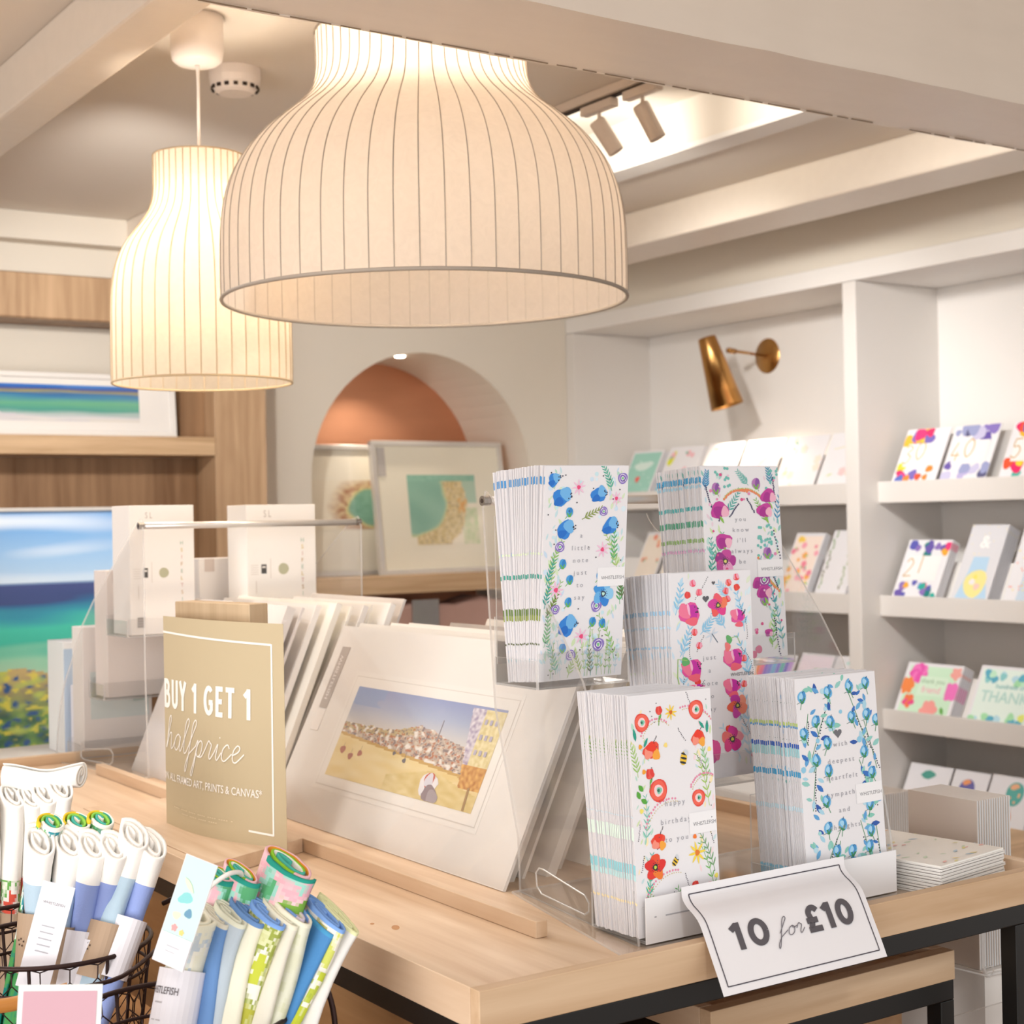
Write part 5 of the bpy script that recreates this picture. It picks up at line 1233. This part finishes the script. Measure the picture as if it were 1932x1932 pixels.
square_card('pale blush card on the top ledge of the left bay, above the purple flower cards', 3.365, z1, .165, .174, flor(['f8ddd0', 'f6e2dc'], None, 10, False))
square_card('white card with a faint pink garland, rightmost on the top ledge of the left bay', 3.190, z1, .170, .176, lambda a: (a.line([(.15, .3), (.5, .25), (.8, .3)], 'e6dfc0', .02), a.petals(.5, .72, .08, ['f6c8c8']), a.petals(.62, .74, .06, ['f8d8d0']), a.leaf(.3, .75, .14, 200, 'cfdcae'), a.leaf(.75, .75, .14, -20, 'cfdcae')))
# left bay, second ledge
square_card('cream slim card with a red bloom on the second ledge of the left bay', 4.060, z2, .115, .205, flor(['f0805a', 'f4a87a', 'f0c08a'], 'f3e6d6', 8, False))
square_card('cream slim card with blue and orange picture on the second ledge of the left bay', 3.925, z2, .120, .205, lambda a: (a.rect(.04, .04, .96, .96, 'f6ecdc'), a.petals(.5, .45, .16, ['b8a8dc', 'f6c080']), a.rect(.3, .68, .8, .84, '6a6a90'), a.rect(.55, .7, .9, .82, 'ee8a5a')))
for yy, lab in ((3.77, 'white slim card on the second ledge of the left bay, partly behind the flower stand'), (3.62, 'plain pale slim card on the second ledge of the left bay, behind the flower stand')):
    square_card(lab, yy, z2, .12, .20, flor(['e8d8e8', 'f0e0d0'], None, 8, False))
square_card('slim card of yellow and pink blossom on the second ledge of the left bay', 3.355, z2, .118, .200, flor(['f6b060', 'f08aa0', 'f7d060', 'f7a8b8'], 'f8e6da', 26, False), 4, 'blossom slim cards in the left bay', restl='blossom slim card hidden behind the front one in the left bay')
square_card('white slim card with grey green vine border on the second ledge of the left bay', 3.205, z2, .120, .208, lambda a: [(a.leaf(u, .06+.06*k, .13, 60+80*a.R.random(), a.R.choice(['a8b89a', 'c0c8b0', '9a9a8a']), .5)) for k in range(15) for u in (.12, .75)], 4, 'green vine slim cards in the left bay', restl='green vine slim card hidden behind the front one in the left bay')
# left bay, third ledge
def stripes(a):
    for k in range(9): a.rect(.06+.1*k, .08, .15+.1*k, .94, ['f08a5a', 'e86a9a', '8a70d8', '7a88e0', '6fb8e0', '8a78d8', '60c0b8', '7a70d0', 'c8a0e0'][k])
square_card('card with blue and purple stripes on the third ledge of the left bay', 3.500, z3, .165, .140, stripes)
square_card('white and pink card with a green patch on the third ledge of the left bay', 3.320, z3, .135, .150, lambda a: (a.rect(.04, .04, .96, .96, 'f6e8f2'), a.petals(.16, .7, .14, ['f0a050', 'f4b870']), a.rect(.5, .3, .96, .8, 'a8dcae')), 3, 'green patch cards in the left bay', restl='card hidden behind the green patch card in the left bay')
square_card('white card with pink petals and green wash on the third ledge of the left bay', 3.180, z3, .140, .150, lambda a: (a.rect(.1, .35, .8, .85, '9fd8a8'), a.petals(.8, .8, .1, ['f4c0dc']), a.leaf(.3, .15, .3, 10, 'b8e0d8')))
for yy, lab in ((4.06, 'pale card leftmost on the third ledge of the left bay'), (3.88, 'second pale card from the left on the third ledge of the left bay'), (3.70, 'third pale card from the left on the third ledge of the left bay')):
    square_card(lab, yy, z3, .155, .150, flor(['f0c8b8', 'd8e0f0'], None, 10, False))

# ------------------------------------------------------------------ cards lying in the tray and boxed cards beyond
def pile(n, pos, rz, w, h, t, label, top_label, group, art, seed, jit=.0025, gap=.0001):
    R = random.Random(seed); z = pos[2]
    mb0 = MB().box(0, w, 0, h, 0, t*.55, c=hx('efede9')); mb0.box(.001, w-.002, .001, h-.001, t*.55+.00005, t*.72, c=hx('6a5a60')); mb0.box(0, w, 0, h, t*.72+.0001, t, c=hx('f1eeea'))
    o = None
    for i in range(n):
        last = i == n-1
        if last:
            a = Art(w, h, seed); art(a); m1 = MB().box(0, w, 0, h, 0, t*.6, c=hx('f1eee8')); a.into(m1, lambda x, y, e: (x, y, t*.6+e)); ob = m1.build('slim_card', MATC, loc=(0, 0, 0)); tag(ob, top_label, 'greeting card', group)
        elif o is None: o = mb0.build('slim_card', MATC, loc=(0, 0, 0)); ob = o; tag(ob, label, 'greeting card', group)
        else: ob = o.copy(); COL.objects.link(ob)
        ob.matrix_world = T(pos[0]+(R.random()-.5)*jit, pos[1]+(R.random()-.5)*jit, z) @ RZ_(rz+(R.random()-.5)*1.6)
        z += t+gap
def wildfl(a):
    for k in range(60): a.leaf(a.R.random(), a.R.random(), .06+.05*a.R.random(), a.R.random()*60-30, a.R.choice(['f0b8b0', 'f2dc90', 'b8d0e0', 'e8e090', 'c8dcc0', 'f0c8a8']), .35)
pile(10, (1.2185, 1.052, ZF+.0005), 8, .120, .225, .0031, 'white slim card in the flat pile at the right end of the tray', 'pastel flower slim card on top of the pile at the right end of the tray', 'flat pile of slim cards at the right end of the tray', wildfl, 3)
pile(9, (1.205, 1.405, ZF+.0005), -12, .115, .115, .0034, 'cream card in the flat pile behind the flower stand', 'cream card on top of the flat pile behind the flower stand', 'flat pile of cards behind the flower stand', wildfl, 6) if False else None
def upright(n, x, y, z, d, h, t, gap, label, front_label, group, lean_=0, writing=None):
    mb = MB().box(0, t*.5, 0, d, 0, h, c=hx('cfc3ba')); mb.box(t*.5+.0001, t, 0, d, 0, h, c=hx('d9dde0'))
    o = mb.build('boxed_card', MATC, loc=(0, 0, 0))
    for i in range(n):
        ob = o if i == 0 else o.copy()
        if i: COL.objects.link(ob)
        tag(ob, label, 'greeting card', group)
        ob.matrix_world = T(x+i*(t+gap), y, z) @ RY_(lean_)
    if writing:
        a = Art(d, h, 1); a.text(writing, .5, .80, .075, 'b3a67c', .008)
        m = MB().box(-.0009, -.0003, .0, d, 0, h, c=hx('d8c8bc')); a.into(m, lambda u_, v_, e: (-.0009-e, d-u_, v_))
        f_ = m.build('boxed_card', MATC, loc=(0, 0, 0)); tag(f_, front_label, 'greeting card', group); f_.matrix_world = T(x-.001, y, z) @ RY_(lean_)
upright(13, 2.075, 1.775, .7665, .112, .118, .0036, .0022, 'taupe backed card in the upright row behind the right rim of the table', 'taupe card with gold lettering at the front of the upright row', 'upright row of taupe cards behind the table', -4, 'WHISTLEFISH')
upright(18, 1.895, 1.78, .7665, .10, .170, .0036, .0018, 'grey edged card in the taller upright row beside the blue rose cards', '', 'taller upright row of grey edged cards behind the table')
o = tag(MB().box(2.045, 2.048, 1.765, 1.90, .7665, .8250, edge_m=1).box(2.048, 2.17, 1.762, 1.765, .7665, .800, edge_m=1).box(2.17, 2.173, 1.765, 1.90, .7665, .8250, edge_m=1).build('acrylic_tray', [M['clear'], M['edge']]), 'clear acrylic tray holding the upright row of taupe cards', 'display tray')

# floor standing leaflet pocket at the lower right, under the table edge
ph = thing('acrylic_holder', 'clear acrylic card holder at the lower right, beside the black table leg', 'display stand', (1.39, 1.18, .60))
mb = MB(); mb.box(1.300, 1.303, 1.118, 1.30, .60, .924, edge_m=1); mb.box(1.480, 1.483, 1.118, 1.30, .60, .99, edge_m=1); mb.build('side_wall', [M['clear'], M['edge']], ph)
B(1.3035, 1.4795, 1.118, 1.121, .60, .86, edge_m=1).build('front_wall', [M['clear'], M['edge']], ph)
MB().tube([(1.3015, 1.1165, .60), (1.3015, 1.1165, .905), (1.299, 1.14, .921), (1.299, 1.165, .9225)], .0022, 8).build('folded_edge', M['edge'], ph)
MB().tube([(1.372, 1.13, .96), (1.372, 1.13, .899), (1.389, 1.13, .8975), (1.391, 1.13, .890), (1.384, 1.13, .887), (1.345, 1.16, .899)], .0011, 6).build('hook', M['edge'], ph)
MB().tube([(1.398, 1.150, .985), (1.398, 1.150, .888), (1.403, 1.150, .880), (1.455, 1.150, .878)], .0024, 8).build('shelf_edge', M['edge'], ph)
tag(B(1.30, 1.49, 1.10, 1.32, 0, .5995).build('stand_block', M['oaks'], bevel=.002), 'oak block under the acrylic holder at the lower right', 'plinth')
upright(14, 1.404, 1.160, .8835, .10, .190, .0030, .0012, 'white card in the acrylic holder under the right end of the table', '', 'white cards in the acrylic holder under the table')
tag(B(1.402, 1.478, 1.152, 1.275, .6005, .8830).build('card_block', M['greyw']), 'grey block inside the acrylic holder under the white cards', 'display block')

# ------------------------------------------------------------------ rolled tea towels in wire baskets
def towel(label, top, bot, a_, b_, L, zones, band=None, turns=2.4, seed=1, group=None, rot=0, tagtext=False, name='tea_towel', waist=0, slant=.55):
    """flattened roll; a_ = half width along local y, b_ = half thickness along local x; zones = [(height fraction from the top, colour)]"""
    R = random.Random(seed); top = Vector(top); bot = Vector(bot); d = (top-bot).normalized(); org = top - d*L
    y = Vector((0, 1, 0)); y = (y-d*y.dot(d)).normalized(); y.rotate(Matrix.Rotation(math.radians(rot), 3, d)); x = y.cross(d)
    pts = []; PT = 40 if any(isinstance(c, list) for z_, c in zones) else 22; N_ = int(turns*PT)
    for i in range(N_+1):
        t = i/PT*2*math.pi; k = .16+.84*(i/N_)
        pts.append((math.cos(t)*b_*(.12+.88*(i/N_)), math.sin(t)*a_*(.45+.55*(i/N_))))
    th = b_*.5/turns
    rows = [0, .012, .03, .08, .16, .25, .35, .45, .55, .65, .75, .85, .93, 1.0]
    if any(isinstance(c, list) for z, c in zones): rows = rows[:3]+[.045+.0175*q_ for q_ in range(52)]+[1.0]
    zcuts = sorted(set(rows+[z for z, c in zones if z < 1])); mb = MB(); prof = []
    def off(i, s_):
        p = pts[i]; q = pts[min(i+1, N_)]; o_ = pts[max(i-1, 0)]; tx, ty = q[0]-o_[0], q[1]-o_[1]; l = math.hypot(tx, ty) or 1
        return (p[0]+ty/l*th*s_, p[1]-tx/l*th*s_)
    ring = [off(i, .42) for i in range(N_+1)] + [off(i, -.42) for i in reversed(range(N_+1))]
    ph1, ph2 = R.random()*6, R.random()*6; n = len(ring); base = 0
    for r_ in zcuts:
        pinch = 1-waist*math.exp(-((r_-.30)/.14)**2)+.03*math.sin(r_*9+ph1)
        sh = (.0022*math.sin(r_*8+ph2), .0034*math.sin(r_*6+ph1)); flare = 1+.04*math.exp(-(r_/.05)**2)
        for px, py in ring:
            wr = 1+.035*math.sin(py*300+r_*20+ph1)+.10*noise.noise(Vector((px*90, py*60, r_*5+seed)))*(1 if r_ > .02 else .3)
            p = org+x*(px*pinch*flare*wr+sh[0])+y*(py*pinch*flare+sh[1])+d*(L*(1-r_)); q = p-org-d*(L*(1-r_))
            mb.v.append(p+d*(slant*(q.x*.50+q.y*.86)*max(0, 1-r_*4)**1.5))
    def colat(r_, c_i):
        for z, c in zones:
            if r_ <= z and isinstance(c, list):
                w_ = noise.noise(Vector((c_i*7.0/PT+seed, r_*9, seed*1.7)))*1.0+.5+noise.noise(Vector((c_i*18.0/PT, r_*26, seed)))*.4; w_ = max(0, min(.999, w_))*(len(c)-1); f_ = w_-int(w_); return mixc(c[int(w_)], c[int(w_)+1], max(0, min(1, (f_-.3)*2.5)))
            if r_ <= z: return hx(c if isinstance(c, str) else c[(c_i*7//n) % len(c)])
        return hx(zones[-1][1] if isinstance(zones[-1][1], str) else zones[-1][1][0])
    for j in range(len(zcuts)-1):
        rm = (zcuts[j]+zcuts[j+1])/2
        for i in range(n):
            k = (i+1) % n; mb.f.append(((j*n+i, (j+1)*n+i, (j+1)*n+k, j*n+k), 0, colat(rm, i)))
    for i in range(N_):                                  # top end faces of the cloth layers
        mb.f.append(((i, i+1, n-2-i, n-1-i), 0, tuple(v_*(1.0) for v_ in colat(0, i))))
    o = mb.build(name, M['cloth'], smooth=True); tag(o, label, 'tea towel', group)
    if band:
        z0, z1_, col = band; bm_ = MB(); K = 26
        for r_ in (z0, (z0+z1_)/2, z1_):
            for k in range(K):
                t = 2*math.pi*k/K; p = org+x*math.cos(t)*(b_*1.10+.0008)+y*math.sin(t)*(a_*1.06+.0008)+d*(L*(1-r_)); bm_.v.append(p)
        for j in range(2):
            for k in range(K): l = (k+1) % K; bm_.f.append(((j*K+k, (j+1)*K+k, (j+1)*K+l, j*K+l), 0, hx(col)))
        A_ = Art(.05, L*(z1_-z0), 3)
        if tagtext:
            A_.text('WHISTLEFISH', .52, .13, .11, '6a6468', .01, sx=.8); A_.rect(.42, .17, .60, .178, 'b8b4b8'); A_.rect(.40, .26, .64, .266, 'b8b4b8'); A_.rect(.38, .30, .68, .306, 'c8c4c8'); A_.rect(.40, .33, .66, .336, 'c8c4c8')
        elif col[0] == 'b': A_.dots([(.42, .45), (.5, .42), (.58, .46), (.46, .52), (.55, .53)], '4a3c34', .02)
        def wrapf(u_, v_, e):
            t = math.pi+(u_/.05-.5)*2.2
            return org+x*math.cos(t)*(b_*1.10+.0010+e)+y*(math.sin(t))*(a_*1.06+.0010+e)+d*(L*(1-z1_)+v_)
        A_.into(bm_, wrapf)
        bm_.build('paper_band', M['sheet'], o, smooth=False)
    return o
WH = 'f7f4ef'; LB = 'b7cfe0'; PW_ = '93a5dc'; GR = 'b9b0b4'; CR = 'e9e6d2'; BL = '6c92c6'
def below(t, px, L): return (t[0]+px[0], t[1]+px[1], t[2]+px[2])
K_, V_ = 'b39a82', 'e9e7ee'
# middle basket: white-topped towels
B1 = [((.4402, 1.4535, 1.1064), (-.012, -.01, -.11), LB, GR, (.27, .50, K_), 'light blue tea towel with white top in a kraft band, leftmost in the middle basket'),
      ((.4620, 1.4405, 1.1035), (-.022, -.012, -.11), LB, 'd9d2d4', (.31, .55, K_), 'light blue tea towel in a kraft band stamped with black marks, middle basket'),
      ((.4810, 1.4285, 1.1055), (-.028, -.014, -.11), PW_, GR, (.34, .62, V_), 'periwinkle tea towel with white top in a white band, third in the middle basket'),
      ((.4975, 1.4183, 1.1052), (-.034, -.014, -.11), PW_, GR, (.38, .66, V_), 'periwinkle tea towel with white top in a white band, fourth in the middle basket'),
      ((.5130, 1.4085, 1.1095), (-.044, -.014, -.11), LB, GR, (.34, .55, K_), 'light blue tea towel in a narrow kraft band, fifth in the middle basket'),
      ((.5290, 1.3976, 1.1010), (-.052, -.014, -.11), PW_, 'd6cbc8', (.29, .52, V_), 'periwinkle tea towel with white top, rightmost in the middle basket')]
for i, (tp3, dl, c1, c2, bd, lab) in enumerate(B1):
    towel(lab, tp3, below(tp3, dl, 0), .0205, .0125, .235, [(.15, WH), (1, (c1, c1, c1, c2, c1, c1, c1))], (bd[0], bd[1], bd[2]), 2.3, i+3, 'white-topped tea towels in the middle basket', rot=14, waist=.22, slant=.85)
for i, p in enumerate(((.458, 1.475, 1.1225), (.4825, 1.466, 1.1195), (.499, 1.462, 1.121))):
    towel(['green and teal patterned tea towel, left of three behind the white-topped ones', 'green and teal patterned tea towel, middle of three behind the white-topped ones', 'green and teal patterned tea towel, right of three behind the white-topped ones'][i], p, (p[0]-.03, p[1]-.015, p[2]-.11), .017, .0115, .225,
          [(.02, ('4fb5a5', '8fcf5a', 'f2efe6', 'e8c83a')), (.5, ['8fcfc0', '5fae6a', 'e8eee6', '3a8f9a']), (1, ['1f7f78', '4f9a5a', '1f7f78'])], None, 2.5, 20+i, rot=10)
# far left basket
B0 = [((.4600, 1.7130, 1.1090), (-.004, 0, -.1), 'white tea towel with a red poppy print, leftmost at the frame edge'), ((.4830, 1.7019, 1.1110), (-.004, 0, -.1), 'white and green tea towel in the far left basket, nearest the frame edge'),
      ((.4990, 1.6939, 1.1119), (-.004, 0, -.1), 'white tea towel with grey stripe in the far left basket'), ((.5150, 1.6825, 1.1150), (-.006, 0, -.1), 'white folded tea towel in the far left basket, second from the table'), ((.5290, 1.6745, 1.1190), (-.010, 0, -.1), 'white tea towel in the far left basket, nearest the table')]
for i, (p, dl, lab) in enumerate(B0):
    towel(lab, p, below(p, dl, 0), .024, .0115, .235, [(.30, WH), (.37, ('e8584a', WH, WH, 'cfd6da')), (.52, ['8fc86a', 'eef0e4', '6fae5a', 'f0eee8', 'd85a4a']), (1, ['8fcf5a', 'dfe8d0'])], (.52, .95, K_), 2.2, 40+i, rot=8)
def roll_fn(): pass
towel('white tea towel lying across the top of the far left basket', (.552, 1.674, 1.126), (.47, 1.725, 1.1285), .013, .008, .085, [(1, WH)], None, 2.3, 60, rot=80)
# near basket: printed towels
B2 = [((.4830, 1.190, 1.0850), (-.030, -.016, -.10), .018, .0165, [(.03, CR), (1, [CR, CR, 'ece9dc', 'c5d0d8', CR])], (.20, .90, V_), 'cream tea towel with a large white brand label in the near basket', True),
      ((.5010, 1.1830, 1.0830), (-.034, -.016, -.10), .020, .0055, [(.02, 'd8d4c4'), (1, BL)], None, 'dark blue thin tea towel next to the large cream one', False),
      ((.5110, 1.1790, 1.0850), (-.038, -.016, -.10), .024, .0075, [(.02, 'dfe0cc'), (1, ('b9c6d0', 'a9bccb'))], (.62, .95, V_), 'pale blue grey tea towel in the near basket', False),
      ((.5230, 1.1730, 1.0850), (-.042, -.016, -.10), .026, .0080, [(.02, BL), (.6, CR), (.605, '8a8070'), (1, CR)], None, 'cream tea towel with a blue lining in the near basket', False),
      ((.5350, 1.1670, 1.0855), (-.044, -.016, -.10), .027, .0090, [(.02, '7fa8e6'), (.55, ['b5b548', 'd8dcae', '9aa650', 'e8e6dc', 'c0c84a']), (1, ['8a9a5a', 'dfe0d0', '8fb8d8', 'e4e2d4'])], (.80, .98, V_), 'olive and lime leaf tea towel in the near basket', False),
      ((.5450, 1.1610, 1.0840), (-.046, -.016, -.10), .028, .0070, [(.02, CR), (1, 'dedacb')], (.80, .98, V_), 'plain cream tea towel in the middle of the near basket', False),
      ((.5570, 1.1620, 1.0850), (-.052, -.016, -.10), .031, .0110, [(.02, ('7fa8e6', 'd5cbd8', CR)), (.55, ['d9dac2', 'dcddca', 'd2d4b6']), (1, ['b9c3d6', 'cfd2c0', 'b5c88a'])], (.66, .98, K_), 'wide cream tea towel in a kraft band in the near basket', False),
      ((.5720, 1.1500, 1.0760), (-.058, -.016, -.10), .024, .0050, [(.02, '4f9ac8'), (1, '5089c0')], None, 'bright blue thin tea towel in the near basket', False),
      ((.5800, 1.1530, 1.0810), (-.060, -.016, -.10), .031, .0085, [(.02, '7fa8e6'), (.22, ['c9cf6a', 'e6e3da', 'a8a860']), (.6, ['c3cd3e', 'b9c443', 'e8e6da', 'b4c04c', '9aa84a']), (1, ['e6e3da', '7f9a4a', 'e6e3da', '8fb8d8'])], (.74, .98, V_), 'lime green patterned tea towel near the table edge in the near basket', False),
      ((.5920, 1.1500, 1.0770), (-.064, -.016, -.10), .034, .0065, [(.02, 'e3e4b4'), (1, 'e2e0dc')], None, 'off white tea towel, rightmost in the near basket', False)]
for i, (p, dl, a_, b_, zn, bd, lab, tt) in enumerate(B2):
    towel(lab, p, below(p, dl, 0), a_, b_, .215, zn, bd, 2.2, 70+i, 'printed tea towels in the near basket', rot=12, tagtext=tt)
B3 = [((.5010, 1.222, 1.098), .013, .009, 'small teal and orange patterned tea towel beside the swing tag'), ((.518, 1.218, 1.1080), .016, .0105, 'teal folded tea towel held by a white loop'), ((.5370, 1.212, 1.1085), .024, .0100, 'green and orange leaf tea towel behind the cream ones'),
      ((.5700, 1.196, 1.1160), .034, .0150, 'large green and pink patterned tea towel standing highest in the near basket')]
for i, (p, a_, b_, lab) in enumerate(B3):
    zn = [(.02, ('4fb5a5', '8fc83a', 'f0c0c8', '2f9a8a', 'e89a3a', 'f2efe6')), (.32, ['7fae4a', 'f0c8cc', 'e8b0bc', '9fd6c8', '5fae7a']), (1, ['3aa89a', '8a88c0', 'e8eee6', '2f9a8a'])]
    towel(lab, p, (p[0]-.045, p[1]-.02, p[2]-.11), a_, b_, .225, zn, None, 2.8, 90+i, rot=10)
o = tag(MB().tube(smooth([(.500, 1.202, 1.101), (.507, 1.199, 1.107), (.517, 1.196, 1.1125), (.528, 1.200, 1.111), (.533, 1.206, 1.104)], 5), .0022, 6).build('hanging_loop', M['plast'], smooth=True), 'white cotton loop over the teal tea towel', 'loop')
# swing tag card on the left of the near basket
a = Art(.030, .085, 5); a.rect(0, 0, 1, .72, 'b5d6cf'); a.blob(.4, .38, .22, .14, 20, '6fbfc0'); a.blob(.62, .5, .12, c='3f7fa0'); a.blob(.3, .55, .12, .1, 0, 'dfe8b0'); a.petals(.35, .66, .09, ['e88a8a']); a.petals(.6, .68, .07, ['f0c05a']); a.leaf(.2, .2, .5, -40, 'cfe0b8'); a.rect(0, .72, 1, 1, 'eae9ee'); a.rect(.3, .82, .7, .835, 'b8b8c0'); a.rect(.3, .87, .6, .88, 'b8b8c0')
mb = MB().box(0, .030, 0, .0008, 0, .085, c=WHITE); a.into(mb, lambda x, y, e: (x, -e, y))
o = mb.build('product_card', MATC, loc=(0, 0, 0)); tag(o, 'teal floral card leaning out at the left of the near basket', 'card')
p0, p1 = Vector((.4385, 1.168, 1.062)), Vector((.4650, 1.160, 1.141)); o.matrix_world = place(p0, p1, (.55, -.80, -.15))
# info leaflet beside the leftmost towel, middle basket
a = Art(.030, .095, 5); a.text('WHISTLEFISH', .5, .2, .08, '8a8a92'); [a.rect(.3, .4+.06*k, .7, .41+.06*k, 'b0b0b8') for k in range(5)]
mb = MB().box(0, .030, 0, .0006, 0, .095, c=hx('eceaf1')); a.into(mb, lambda x, y, e: (x, -e, y))
o = mb.build('product_card', MATC, loc=(0, 0, 0)); tag(o, 'white printed card standing at the left of the middle basket', 'card'); o.matrix_world = place((.400, 1.405, .992), (.4225, 1.400, 1.074), (.80, -.57, -.2))
# pink card in a clip
a = Art(.060, .075, 5); a.rect(.06, .06, .94, .96, 'd2a8b4'); a.strokes('for', .42, .62, .16, 'f0dde2', .06)
mb = MB().box(0, .060, 0, .001, 0, .075, c=hx('eef2f0')); a.into(mb, lambda x, y, e: (x, -e, y))
o = mb.build('price_card', MATC, loc=(0, 0, 0)); tag(o, 'pink price card with a white border clipped to the near basket', 'card'); o.matrix_world = place((.3210, 1.140, .992), (.3300, 1.150, 1.0655), (.78, -.45, -.42))

def basket(label, C, r, z0, z1, bail=0, group='wire tea towel baskets'):
    t = thing('wire_basket', label, 'basket', (C[0], C[1], z0), group); cx, cy = C
    rb = r*.80
    ringp = lambda rr, z, n=56: [(cx+rr*math.cos(2*math.pi*k/n), cy+rr*math.sin(2*math.pi*k/n), z) for k in range(n)]
    MB().tube(ringp(r, z1), .0023, 8, closed=True).build('rim', M['wire'], t, smooth=True)
    mb = MB()
    for fz in (.0, .83): mb.tube(ringp(rb+(r-rb)*fz, z0+(z1-z0)*fz+.002), .0016, 6, closed=True)
    MB.build(mb, 'hoops', M['wire'], t, smooth=True)
    up = MB()
    for k in range(8):
        a_ = 2*math.pi*k/8+.25; up.tube([(cx+rb*math.cos(a_), cy+rb*math.sin(a_), z0+.002), (cx+r*math.cos(a_), cy+r*math.sin(a_), z1)], .0016, 6)
    up.build('uprights', M['wire'], t, smooth=True)
    nr, nc = 7, 22; m = MB()
    def P_(ci, rj):
        f_ = rj/nr; rr = rb+(r-rb)*f_; th = 2*math.pi*ci/nc; return (cx+rr*math.cos(th), cy+rr*math.sin(th), z0+(z1-z0)*f_)
    for j in range(nr):
        sft = .5*(j % 2)
        for i in range(nc):
            lo = P_(i+sft, j+.0+.33); hi = P_(i+sft, j+.83); m.tube([lo, hi], .0006, 4, cap=False)
            m.tube([hi, P_(i+sft+.5, j+1.33 if j < nr-1 else nr)], .0006, 4, cap=False); m.tube([hi, P_(i+sft-.5, j+1.33 if j < nr-1 else nr)], .0006, 4, cap=False)
    for k in range(9):
        xx = -rb+2*rb*(k+.5)/9; hh = math.sqrt(max(0, rb*rb-xx*xx)); m.tube([(cx+xx, cy-hh, z0+.001), (cx+xx, cy+hh, z0+.001)], .0006, 4, cap=False)
    m.build('wire_mesh', M['wire'], t)
    return t
bk = basket('wire basket of white-topped tea towels, the middle one of three', (.450, 1.455), .090, BZ, 1.012)
basket('wire basket of white and green tea towels at the left frame edge', (.4450, 1.705), .090, BZ, 1.012)
bk2 = basket('wire basket of printed tea towels, nearest the camera', (.4700, 1.190), .090, BZ, 1.008)
def grip(parent, pts, name='bamboo_handle'): MB().tube(smooth(pts, 5), .0062, 12).build(name, M['bamboo'], parent, smooth=True)
grip(bk, [(.347, 1.335, 1.0005), (.370, 1.330, .9985), (.396, 1.325, 1.001), (.420, 1.318, 1.0055)])
MB().tube(smooth([(.420, 1.318, 1.0055), (.470, 1.325, 1.006), (.535, 1.390, 1.012), (.543, 1.40, 1.016)], 5), .002, 6).tube(smooth([(.347, 1.335, 1.0005), (.335, 1.36, 1.0), (.35, 1.42, 1.014)], 5), .002, 6).build('bail_wire', M['wire'], bk, smooth=True)
MB().tube(smooth([(.545, 1.42, 1.040), (.560, 1.405, 1.046), (.566, 1.395, 1.02), (.560, 1.39, .985), (.545, 1.395, .960), (.535, 1.40, .955)], 6), .0024, 8).build('side_loop', M['wire'], bk, smooth=True)
MB().tube(smooth([(.566, 1.17, 1.020), (.578, 1.150, 1.022), (.583, 1.14, .99), (.575, 1.135, .95), (.560, 1.14, .93)], 6), .0024, 8).build('side_loop', M['wire'], bk2, smooth=True)
grip(bk2, [(.405, 1.085, .975), (.430, 1.078, .977), (.452, 1.072, .976)])
#@@END
